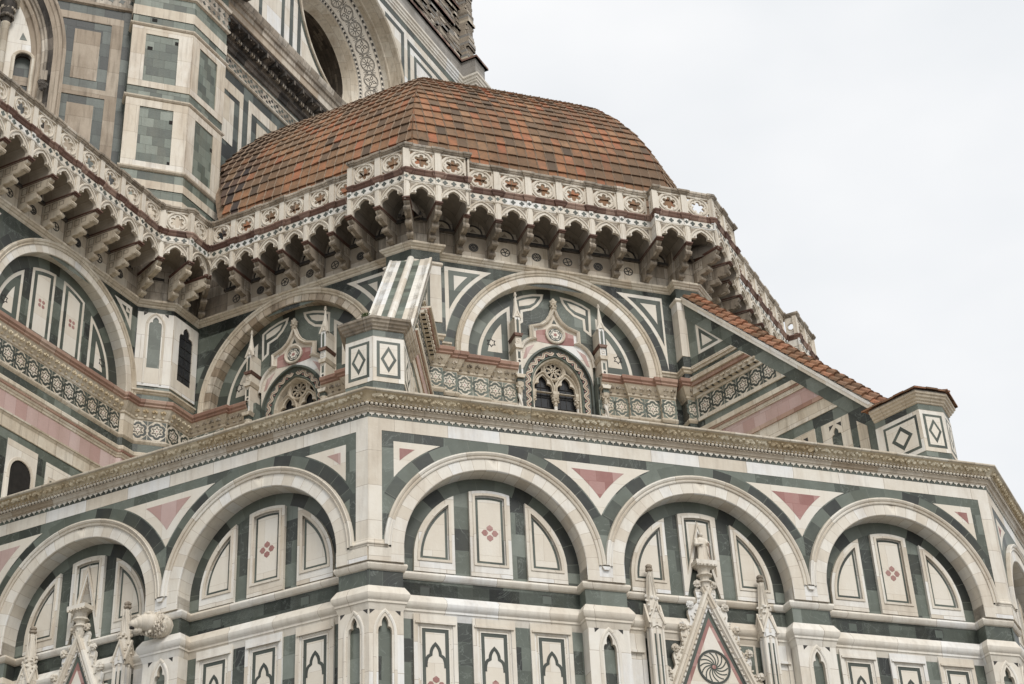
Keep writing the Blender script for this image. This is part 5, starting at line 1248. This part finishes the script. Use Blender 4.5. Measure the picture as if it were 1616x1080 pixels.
    for i in range(n): 
        p, q = pth[i], pth[(i+1) % n]; ex = lambda p: Vector((ctr.x+(p[0]-ctr.x)*1.13, ctr.y+(p[1]-ctr.y)*1.13, 25.77)); t.face([ex(p), ex(q), ctr], [(0, 0), (1, 0), (.5, 1)])
    part('turret_roof', t, o)
    s_ = MB('white'); s_.sweep(pth, [(0, 22.6), (.10, 22.62), (.12, 22.70), (.10, 22.86), (0, 22.9)]); part('turret_plinth', s_, o)
    if not striped:
        tt = MB('tile2'); rnd = random.Random(8)
        for (p, q) in zip(pth, pth[1:]):
            f_, L_ = frpts(p, q); nt_ = max(2, int((L_+.5)/.42))
            for i in range(nt_):
                u0 = -.22+i*(L_+.44)/nt_; u1 = u0+(L_+.44)/nt_-.015; j = rnd.uniform(0, .03)
                tt.face([f_(u0, 25.86+j, .32), f_(u1, 25.86+j, .32), f_(u1, 25.86+j, -.4), f_(u0, 25.86+j, -.4)]) 
                i0 = len(tt.v); tt.v += [tuple(f_(*x)) for x in ((u0, 25.80+j, .32), (u1, 25.80+j, .32), (u1, 25.85+j, .32), (u0, 25.85+j, .32), (u1, 26.02+j, -.45), (u0, 26.02+j, -.45))]
                for fc in ((0, 1, 2, 3), (3, 2, 4, 5), (0, 3, 5), (1, 4, 2)): tt.f.append(tuple(i0+x for x in fc)); tt.uv.append([(0, 0)]*len(fc)); tt.mi.append(tt._m(None))
        b_ = MB('grey_stone'); b_.sweep(pth, [(.20, 25.76), (.22, 25.80), (-.5, 25.86)]); part('turret_bed', b_, o); part('turret_tiles', tt, o)
        for k in range(14):
            pass
buttress(CAB, FA, FB, 'sloping buttress with white and green striped top above the nearest wall corner', True)
buttress(CBC, FB, FC, 'sloping buttress roofed with orange tiles at the right end of the tribune', False)

# ============================================================ GREAT DRUM WITH ROUND WINDOW
FDm = FC.off(-29.3)
DRUM = root('great_drum', 'tall wall behind the dome with a big round window and rough masonry at its corner', 'cathedral drum', FDm.xy(10, 0)+(-1.6,))
OX, OZ = 9.58, 60.19
m = MB('white'); u0, u1 = -4.0, 22.1
hole = circ(OX, OZ, 5.26, 64)
m.prism(FDm, [(u0, 53.6), (u1, 53.6), (u1, 65.9), (u0, 65.9)], -.3, 0, holes=[hole]); m.quad(FDm, u0, u1, 30, 53.7, 0, 'green_dark')
dw = part('wall', m, DRUM)
m = MB('green_inlay')       # dark geometric lines on the white field
m.line(FDm, [(u0, 65.68), (u1, 65.68)], .42, 0, .012)
for s_ in (-1, 1):
    X = lambda x: OX+s_*x
    P = [(X(5.25), 54.0), (X(5.25), 58.0)] 
    m.line(FDm, [(X(6.05), 65.3), (X(6.05), 64.9)], .1, 0, .01) if False else None
    m.ring(FDm, arc(OX, OZ, 5.55, 20*0-90 if s_ > 0 else 90, 90 if s_ > 0 else 270, 30), arc(OX, OZ, 5.30, -90 if s_ > 0 else 90, 90 if s_ > 0 else 270, 30), 0, .006, closed=False) if False else None
    q = [(X(3.3), 64.95), (X(5.25), 64.95), (X(5.25), 61.2)]
    m.line(FDm, q if s_ > 0 else q, .34, 0, .01)
    m.line(FDm, [(X(5.95), 54.2), (X(5.95), 64.75)], .30, 0, .01); m.line(FDm, [(X(5.8), 64.75), (X(12), 64.75)], .34, 0, .01)
    m.line(FDm, [(X(5.25), 58.6), (X(5.25), 54.2)], .30, 0, .01)
    m.line(FDm, [(X(6.7), 54.2), (X(6.7), 64.1), (X(8.6), 64.1), (X(8.6), 54.2)], .26, 0, .01)
m.line(FDm, arc(OX, OZ, 5.50, 100, 260, 40), .22, 0, .012)
part('line_inlay', m, dw)
m = MB('white_old')        # splayed round frame
prof_r = [(5.42, 0), (5.42, .10), (5.34, .13), (5.26, .06), (5.2, -.25), (5.08, -.62), (5.02, -.66), (4.95, -.98)]
def cone(prof, mat, mb, n=96):
    for i in range(n):
        a, b = 2*pi*i/n, 2*pi*(i+1)/n; d = 0
        for (r1, w1), (r2, w2) in zip(prof, prof[1:]):
            e = hypot(r2-r1, w2-w1)
            mb.face([FDm(OX+r1*cos(a), OZ+r1*sin(a), w1), FDm(OX+r1*cos(b), OZ+r1*sin(b), w1), FDm(OX+r2*cos(b), OZ+r2*sin(b), w2), FDm(OX+r2*cos(a), OZ+r2*sin(a), w2)], [(a*r1, d), (b*r1, d), (b*r2, d+e), (a*r2, d+e)], mat); d += e
cone(prof_r, 'white_old', m); cone([(3.62, -1.96), (3.58, -1.92), (3.5, -2.02), (3.44, -1.98), (3.30, -2.2), (3.12, -2.42), (3.08, -2.55), (3.02, -2.62)], 'white_old', m)
ro = part('round_frame', m, DRUM, smooth=30)
m = MB('white_fine'); cone([(4.95, -.98), (3.62, -1.96)], 'white_fine', m)
SL = hypot(1.33, .98)
def TC(u, z, w):   # u = angle*4.3 along, z = 0..SL from inner to outer edge, w off the cone
    a = u/4.3; r = 3.62+1.33*z/SL; ww = -1.96+.98*z/SL
    return FDm(OX+(r-w*.98/SL)*cos(a), OZ+(r-w*.98/SL)*sin(a), ww+w*1.33/SL)
circum = 2*pi*4.3; n = 26; st = circum/n
for i in range(n):
    u = i*st; z = SL/2
    def rg(r1, r2, mt='dark', nn=24): m.ring(TC, circ(u, z, r1, nn), circ(u, z, r2, nn), 0, .012, mt, sides=False)
    rg(.455, .425); rg(.395, .375)
    for k in range(4 if i % 2 else 10):
        a = 2*pi*k/(4 if i % 2 else 10)+.3
        if i % 2: m.line(TC, [(u+.06*cos(a), z+.06*sin(a)), (u+.2*cos(a-.45), z+.2*sin(a-.45)), (u+.34*cos(a), z+.34*sin(a)), (u+.2*cos(a+.45), z+.2*sin(a+.45)), (u+.06*cos(a), z+.06*sin(a))], .03, 0, .012, 'dark')
        else: m.line(TC, [(u+.10*cos(a), z+.10*sin(a)), (u+.34*cos(a), z+.34*sin(a))], .028, 0, .012, 'dark')
    if i % 2 == 0: rg(.10, .07)
    for sg in (-1, 1):
        for k in range(3): m.line(TC, [(u+st/2, z+sg*.08), (u+st/2+(k-1)*.14, z+sg*(.40-.05*abs(k-1)))], .022, 0, .012, 'dark')
for zz, nb in ((.13, 88), (SL-.13, 88)):
    m.ring(TC, [(circum*i/96, zz-.10) for i in range(97)], [(circum*i/96, zz-.085) for i in range(97)], 0, .012, 'dark', closed=False, sides=False)
    m.ring(TC, [(circum*i/96, zz+.10) for i in range(97)], [(circum*i/96, zz+.085) for i in range(97)], 0, .012, 'dark', closed=False, sides=False)
    for i in range(nb):
        u = circum*i/nb; m.prism(TC, [(u-.11, zz-.05), (u+.05, zz-.06), (u+.11, zz), (u+.05, zz+.06), (u-.11, zz+.05), (u-.05, zz)], 0, .012, 'dark')
part('inlaid_ring', m, ro)
m = MB('reveal'); cone([(3.02, -2.62), (3.06, -4.6)], 'reveal', m); part('window_reveal', m, ro)
m = MB('glass'); m.prism(FDm, circ(OX, OZ, 3.1, 48), -4.6, -4.5)
for k in range(12): a = 2*pi*k/12; m.line(FDm, [(OX, OZ), (OX+3.05*cos(a), OZ+3.05*sin(a))], .10, -4.5, -4.4, 'iron')
m.ring(FDm, circ(OX, OZ, 1.5, 32), circ(OX, OZ, 1.4, 32), -4.5, -4.4, 'iron'); part('round_glass', m, ro)
# cornices
P0 = [FDm.xy(u0, 0), FDm.xy(u1, 0)]
m = MB('black_grime'); m.sweep(P0, [(0, 51.5), (.08, 51.55), (.12, 51.75), (.22, 51.8), (.25, 51.95), (.35, 52.0), (.40, 52.2), (.45, 52.3), (.80, 52.45), (.86, 52.6)]); m.sweep(P0, [(.86, 52.6), (.92, 52.62), (.94, 52.95), (1.0, 53.0)], 'cornice'); m.sweep(P0, [(1.0, 53.0), (1.02, 53.25), (1.10, 53.3), (1.22, 53.55), (1.25, 53.72), (0, 53.95)], 'grimy')
co = part('cornice', m, DRUM, smooth=25)
m = MB('black_grime'); rnd = random.Random(2)
for i in range(150):
    u = u0+i*(u1-u0)/150; m.rect(FDm, u, u+.09, 51.98, 52.15, .35, .46, 'grimy' if i % 3 else 'black_grime')
for i in range(34):
    u = u0+.4+i*(u1-u0)/34
    for k in range(12):
        a = rnd.uniform(0, 2*pi); r = rnd.uniform(.05, .2); m.blob(FDm(u+r*cos(a), 52.38+.06*rnd.random(), .62+r*sin(a)*.7), rnd.uniform(.03, .06), 'grimy' if rnd.random() < .3 else 'black_grime', n=5, jit=.4)
    m.rect(FDm, u+.28, u+.40, 52.22, 52.5, .3, .84, 'black_grime')
part('modillions', m, co)
m = MB('white_old'); m.sweep(P0, [(0, 50.42), (.06, 50.44), (.10, 50.5), (.10, 50.56), (0, 50.6)]); m.sweep(P0, [(0, 51.2), (.05, 51.22), (.07, 51.3), (0, 51.34)]); part('string_course', m, DRUM, smooth=25)
m = MB('grimy')
m.rect(FDm, u0, u1, 50.6, 51.2, -.1, .01); rnd = random.Random(4)
for i in range(60):
    u = u0+i*.43; c_ = 50.9
    for (du, dz) in ((0, 0), (.2, .17), (.2, -.17)):
        a = rnd.uniform(0, 1); m.prism(FDm, [(u+du+.10*cos(a+k*pi/3)*(1.3 if k % 2 else .8), c_+dz+.09*sin(a+k*pi/3)) for k in range(6)], .01, .018, 'green_inlay' if rnd.random() < .75 else 'dark')
part('diaper_frieze', m, DRUM)
m = MB('white_old')      # framed panels below the frieze
for i in range(8):
    a = -2.35+i*2.72; b = a+2.3
    hole = [(a+.26, 44.5), (b-.26, 44.5), (b-.26, 49.25), (a+.26, 49.25)]
    q = MB('white_pier'); q.prism(FDm, [(a, 43.5), (b, 43.5), (b, 49.85), (a, 49.85)], 0, .02, holes=[hole]); q.prism(FDm, [(a+.68, 46.4), (b-.68, 46.4), (b-.68, 48.95), (a+.68, 48.95)], 0, .02); part('framed_panel', q, DRUM)
# top mouldings, plaster and rough masonry
m = MB('white'); m.sweep([FDm.xy(u0, 0), FDm.xy(u1, 0), FDm.xy(22.05, 1.0), FDm.xy(23.35, 1.0), FDm.xy(23.35, -3)], [(0, 65.88), (.04, 65.9), (.05, 66.05), (.12, 66.1), (.13, 66.22), (.18, 66.26), (.20, 66.42), (.27, 66.48), (.28, 66.62), (.22, 66.66), (.0, 66.72)]); part('top_moulding', m, DRUM, smooth=25)
m = MB('grey_stone'); pp = [FDm.xy(u0, 0), FDm.xy(22.1, 0), FDm.xy(22.1, 1.0), FDm.xy(23.4, 1.0), FDm.xy(23.4, -3)]
m.sweep(pp, [(-.02, 66.7), (-.02, 68.1)]); m.sweep(pp[1:], [(-.02, 50), (-.02, 66)]); part('plaster_band', m, DRUM)
m = MB('brick'); rnd = random.Random(6)
m.sweep([FDm.xy(u0, 0), FDm.xy(22.1, 0), FDm.xy(22.1, .6), FDm.xy(23.0, .6), FDm.xy(23.0, -3)], [(-.10, 68.05), (-.10, 80)])
m.rect(FDm, u0, 22.2, 68.05, 68.22, -.3, .12, 'redmould'); m.face([FDm(u0, 68.05, .12), FDm(22.2, 68.05, .12), FDm(22.2, 68.05, -.3), FDm(u0, 68.05, -.3)], None, 'redmould')
def block(mb, u, z, w, du, dz, dw, mt):
    mb.rect(FDm, u, u+du, z, z+dz, w, w+dw, mt)
    for zz in (z, z+dz): mb.face([FDm(u, zz, w+dw), FDm(u+du, zz, w+dw), FDm(u+du, zz, w), FDm(u, zz, w)], [(u, 0), (u+du, 0), (u+du, dw), (u, dw)], mt)
for i in range(60):       # courses of rough stone, some standing proud, toothed at the corner
    z = 68.25+i*.2; u = 11.5
    while u < 22.1:
        du = rnd.uniform(.25, .9); pr = rnd.uniform(.0, .05)+(.14 if rnd.random() < .1 else 0)
        block(m, u, z, -.12, du-.01, .19, pr+.04, rnd.choice(['brick', 'brick', 'grey_stone', 'plaster'])); u += du
    q = .45+.22*((i//4) % 2)+rnd.uniform(-.08, .08); block(m, 22.1, z, -.5, q+.25, .195, .95+.16*((i//5) % 2)+rnd.uniform(-.07, .07), rnd.choice(['brick', 'plaster', 'plaster', 'white_old' if i % 5 == 0 else 'grey_stone']))
for (zz, uu, du) in ((70.4, 17.5, 3.6), (72.3, 19.2, 2.8), (74.2, 15.5, 3.0)): block(m, uu, zz, -.12, du, .14, .26, 'redmould')
block(m, 22.0, 68.05, -1, 1.6, .15, 2.15, 'redmould')
part('rough_masonry', m, DRUM)

# ============================================================ CORNER PIER
FP = FC.off(-28.3); pc0 = FP.xy(-5.19); FPB = Fr(FB.xy(0), d=FB.d); FPB = Fr(pc0, d=FB.d)   # front-left facet ends at u=0
PIER = root('corner_pier', 'tall polygonal pier with framed green panels behind the left gallery', 'pier', (pc0[0], pc0[1], 37.4))
pth = [FPB.xy(-2.6, -3), FPB.xy(-2.6, 0), pc0, FP.xy(-2.83, 0), FP.xy(-2.83, -3)]
m = MB('green_old'); m.sweep(pth, [(0, 30), (0, 58)]); part('pier_body', m, PIER)
m = MB('white_pier')
for z in (41.55, 45.24, 49.20): m = MB('white_pier'); m.sweep(pth, [(0, z-.06), (.05, z-.04), (.10, z+.02), (.11, z+.08), (.06, z+.12), (0, z+.13)]); part('string_course', m, PIER, smooth=25)
for (za, zb, pa, pb) in ((41.68, 45.16, 41.95, 44.79), (45.84, 49.12, 46.16, 48.75)):
    for f_, a, b, ia, ib in ((FPB, -2.6, -.0, -2.0, -.60), (FP, -5.19, -2.83, -4.70, -3.43)):
        m = MB('white_pier'); hole = [(ia, pa), (ib, pa), (ib, pb), (ia, pb)]; m.prism(f_, [(a, za), (b, za), (b, zb), (a, zb)], 0, .035, holes=[hole]); part('panel_frame', m, PIER)
for pr_ in ([(.03, 40.65), (.03, 41.04)], [(.03, 38), (.03, 40.2)], [(.03, 49.75), (.03, 50.3)], [(.0, 51.0), (.10, 51.05), (.12, 51.15), (0, 51.2)]): m = MB('white_pier'); m.sweep(pth, pr_); part('white_course', m, PIER)
m = MB('grimy'); m.sweep(pth, [(.02, 51.2), (.02, 52.2)]); m.sweep(pth, [(0, 52.2), (.12, 52.25), (.14, 52.4), (0, 52.45)], 'white_pier')
for f_, a, b in ((FPB, -2.6, 0), (FP, -5.19, -2.83)):
    for i in range(7):
        for dz in (51.45, 51.9): m.prism(f_, star(a+.2+i*.37, dz, .13, .07, 4), .02, .03, 'green_inlay')
m.sweep(pth, [(0, 53.1), (.3, 53.3), (.6, 53.5), (1.0, 53.6), (1.1, 54.1), (1.3, 54.3), (1.35, 54.7), (0, 55)], 'black_grime')
part('pier_frieze', m, PIER)
for z, f_, u in ((48.4, FPB, -.75), (47.9, FPB, -1.9), (44.1, FPB, -.75), (45.9, FP, -3.6), (41.95, FPB, -.72), (43.9, FP, -3.55), (49.5, FPB, -1.8)):
    m = MB('hollow_shade'); m.rect(f_, u, u+.22, z, z+.18, .0, .012); part('putlog_hole', m, PIER)  # raised near-black patch stands for the shade in each hole

# wall left of the pier and the round-headed exedra
FW = FPB.off(-.6)
WALL2 = root('panelled_wall', 'weathered wall of beige and dark green panels between the pier and the exedra', 'church wall', FW.xy(-4, 0)+(37.4,))
m = MB('green_dark'); m.quad(FW, -14, -2.4, 34, 60, 0); part('wall', m, WALL2)
for za, zb, pa, pb in ((45.85, 49.28, 46.17, 48.85), (41.5, 45.28, 41.9, 44.84)):
    m = MB('beige'); m.prism(FW, [(-4.93, pa), (-3.84, pa), (-3.84, pb), (-4.93, pb)], 0, .02); part('beige_panel', m, WALL2)
m = MB('beige'); m.rect(FW, -3.42, -2.93, 34, 49.35, 0, .03, 'beige'); part('beige_strip', m, WALL2)
m = MB('beige'); m.rect(FW, -14, -3.42, 45.28, 45.72, 0, .03); m.rect(FW, -14, -2.93, 49.35, 49.75, 0, .03); m.rect(FW, -6.0, -5.42, 34, 45.28, 0, .03); part('beige_course', m, WALL2)
m = MB('dark'); m.rect(FW, -2.93, -2.4, 34, 50.3, 0, .02, 'green_dark'); part('dark_strip', m, WALL2)
m = MB('beige'); m.sweep([FW.xy(-14), FW.xy(-2.4)], [(0, 50.25), (.1, 50.3), (.12, 50.42), (0, 50.5)]); m.rect(FW, -14, -2.4, 50.5, 51.6, 0, .02, 'grimy')
for i in range(24):
    for dz in (50.8, 51.2): m.prism(FW, star(-13+i*.45+(.2 if dz > 51 else 0), dz, .16, .09, 4, .4), .02, .03, 'green_inlay')
part('diaper_frieze', m, WALL2)
FE_ = FPB.off(.3)
EX = root('exedra', 'white niche wall under a dark moulded arch with a column at the upper left edge', 'exedra', FE_.xy(-7.5, 0)+(37.4,))
m = MB('plaster'); cx, cz, RR = -12.9, 46.3, 7.68
A = [(cx+RR, 36)]+arc(cx, cz, RR, 0, 75, 40)
m.curve(FE_, A, [(0, -.9), (0, .15), (.12, .2), (.16, .12), (.30, .10), (.34, .05), (.50, .0)], 'beige'); m.curve(FE_, A, [(.50, .0), (.55, -.1), (.70, -.2)], 'black_grime'); m.curve(FE_, A, [(.70, -.2), (.73, -.15), (.80, -.18), (.84, -.28), (.92, -.3), (.96, -.4)], 'grimy'); m.curve(FE_, A, [(.96, -.4), (1.02, -.36), (1.12, -.4), (1.16, -.52), (1.35, -.6)], 'beige')
part('great_archivolt', m, EX, smooth=30)
m = MB('white'); cn, hw = -6.86, .34; zs = 46.42
hole = [(cn-hw, 37), (cn+hw, 37), (cn+hw, zs)]+arc(cn, zs, hw, 0, 180, 14)[1:]
m.prism(FE_, [(-14, 36), (-6.1, 36), (-6.1, 55), (-14, 55)], -.8, -.6, holes=[hole]); m.curve(FE_, [(cn+hw+.03, 38), (cn+hw+.03, zs)]+arc(cn, zs, hw+.03, 0, 180, 14)[1:]+[(cn-hw-.03, 38)], [(.04, -.6), (.03, -.54), (-.04, -.52), (-.10, -.55), (-.12, -.6)], 'white_old')
m.prism(FE_, [(-7.12, 47.45), (-6.82, 47.45), (-7.02, 47.85)], -.6, -.59, 'green_inlay'); nw = part('niche_wall', m, EX)
m = MB('reveal'); m.curve(FE_, [(cn+hw, 37), (cn+hw, zs)]+arc(cn, zs, hw, 0, 180, 14)[1:]+[(cn-hw, 37)], [(0, -1.6), (0, -.62)]); m.quad(FE_, cn-.4, cn+.4, 37, 47, -1.6, 'green_old'); part('niche_hollow', m, nw)
m = MB('white_old'); m.lathe(FE_, -7.75, 38, -.35, [(.17, 0), (.155, 9.85), (.19, 9.9), (.19, 9.97), (.15, 10.0)], n=16); m.lathe(FE_, -7.75, 48.0, -.35, [(.15, 0), (.20, .3), (.32, .75), (.36, .9), (.36, 1.1)], 'black_grime', n=10)
for k in range(26): a = 2*pi*k/13; m.blob(FE_(-7.75+.25*cos(a), 48.3+.4*(k % 2), -.35+.25*sin(a)), .09, 'grimy' if k % 2 else 'black_grime', n=5, jit=.4)
m.rect(FE_, -14, -7.3, 49.1, 49.5, -.7, .1, 'white_old'); part('column', m, EX, smooth=40)
m = MB('grimy'); m.rect(FE_, -6.1, -5.85, 45.0, 45.5, -.5, .1); 
for k in range(16): m.blob(FE_(-5.98+random.uniform(-.14, .14), 44.7+random.uniform(-.3, .3), .1), .1, 'black_grime', n=5, jit=.4)
part('arch_capital', m, EX)

# ============================================================ STATUE
ST = root('statue', 'small white robed statue with a staff on top of the right gable', 'statue', FB(BAY[1], 18.70, WR+.2))
m = MB('white_fine'); c, z0, w0 = BAY[1], 18.70, WR+.22
n = 16; prof_s = [(0, .17, .13), (.06, .165, .125), (.25, .15, .115), (.42, .145, .11), (.52, .135, .10), (.60, .145, .105), (.68, .165, .11), (.74, .15, .095), (.775, .07, .06), (.80, .05, .045)]
for i in range(len(prof_s)-1):
    for k in range(n):
        def f(p, q):
            h, rx, ry = p; a = 2*pi*q/n; fold = 1+(.09*sin(a*5+h*3)+.04*sin(a*9)) * (1 if h < .55 else .35); return FB(c+rx*fold*cos(a)+.02*sin(h*4), z0+h, w0+ry*fold*sin(a))
        m.face([f(prof_s[i], k), f(prof_s[i], k+1), f(prof_s[i+1], k+1), f(prof_s[i+1], k)])
# head, beard
for i in range(7):
    for k in range(10):
        def g(ii, kk):
            t = pi*ii/7; a = 2*pi*kk/10; return FB(c+.02+.055*sin(t)*cos(a), z0+.87+.078*cos(t), w0+.02+.062*sin(t)*sin(a))
        m.face([g(i, k), g(i+1, k), g(i+1, k+1), g(i, k+1)])
m.blob(FB(c+.02, z0+.835, w0+.075), .03, n=6, jit=.1, seed=1); m.blob(FB(c+.02, z0+.875, w0+.082), .012, n=5, jit=.1, seed=2)
def limb(p, q, r1, r2):
    d = (q-p).normalized(); a = d.orthogonal().normalized(); b = d.cross(a)
    for k in range(8):
        t0, t1 = 2*pi*k/8, 2*pi*(k+1)/8; m.face([p+(a*cos(t0)+b*sin(t0))*r1, p+(a*cos(t1)+b*sin(t1))*r1, q+(a*cos(t1)+b*sin(t1))*r2, q+(a*cos(t0)+b*sin(t0))*r2])
sh_l, el_l, ha_l = FB(c-.14, z0+.70, w0), FB(c-.19, z0+.54, w0+.06), FB(c-.03, z0+.54, w0+.15)
sh_r, el_r, ha_r = FB(c+.15, z0+.70, w0), FB(c+.20, z0+.56, w0+.07), FB(c+.15, z0+.58, w0+.17)
for a, b, e in ((sh_l, el_l, ha_l), (sh_r, el_r, ha_r)): limb(a, b, .062, .056); limb(b, e, .058, .032); m.blob(b, .057, n=8, jit=.03, seed=3); m.blob(e, .034, n=6, jit=.1, seed=4); m.blob(a, .064, n=8, jit=.03, seed=5)
so_ = part('figure', m, ST, smooth=50)
m = MB('redmould'); limb(FB(c+.155, z0+.02, w0+.18), FB(c+.15, z0+.36, w0+.185), .011, .011); limb(FB(c+.15, z0+.36, w0+.185), FB(c+.15, z0+.62, w0+.185), .013, .013); part('staff', m, ST)
# a dark bronze hook behind the gable's right crocket? left out: the blur in the photo is a passing bird
bpy.context.view_layer.update()

def tuft(p, n, r, parent, seed):
    m = MB('moss'); rd = random.Random(seed)
    for k in range(n):
        q = p+Vector((rd.uniform(-r, r), rd.uniform(-r, r), rd.uniform(-r*.3, r))); a = rd.uniform(0, 2*pi); l = rd.uniform(.05, .11)
        m.face([q, q+Vector((cos(a)*.03, sin(a)*.03, l)), q+Vector((cos(a)*.07, sin(a)*.07, l*.4))], [(0, 0), (1, 0), (1, 1)])
    o = part('weed_tuft', m, None); o['label'] = ['small green weed growing on the lid of the left turret', 'small green weed growing under the tiled coping of the right buttress'][seed]; o['category'] = 'weed'
tuft(Vector((FA(LEN-.55, 25.80, -.75))), 60, .10, None, 0)
BTF = Fr(CBC, d=((OC[0]-CBC[0])/26.04, (OC[1]-CBC[1])/26.04)); tuft(Vector(BTF(6.0, 28.75, .70)), 60, .12, None, 1)
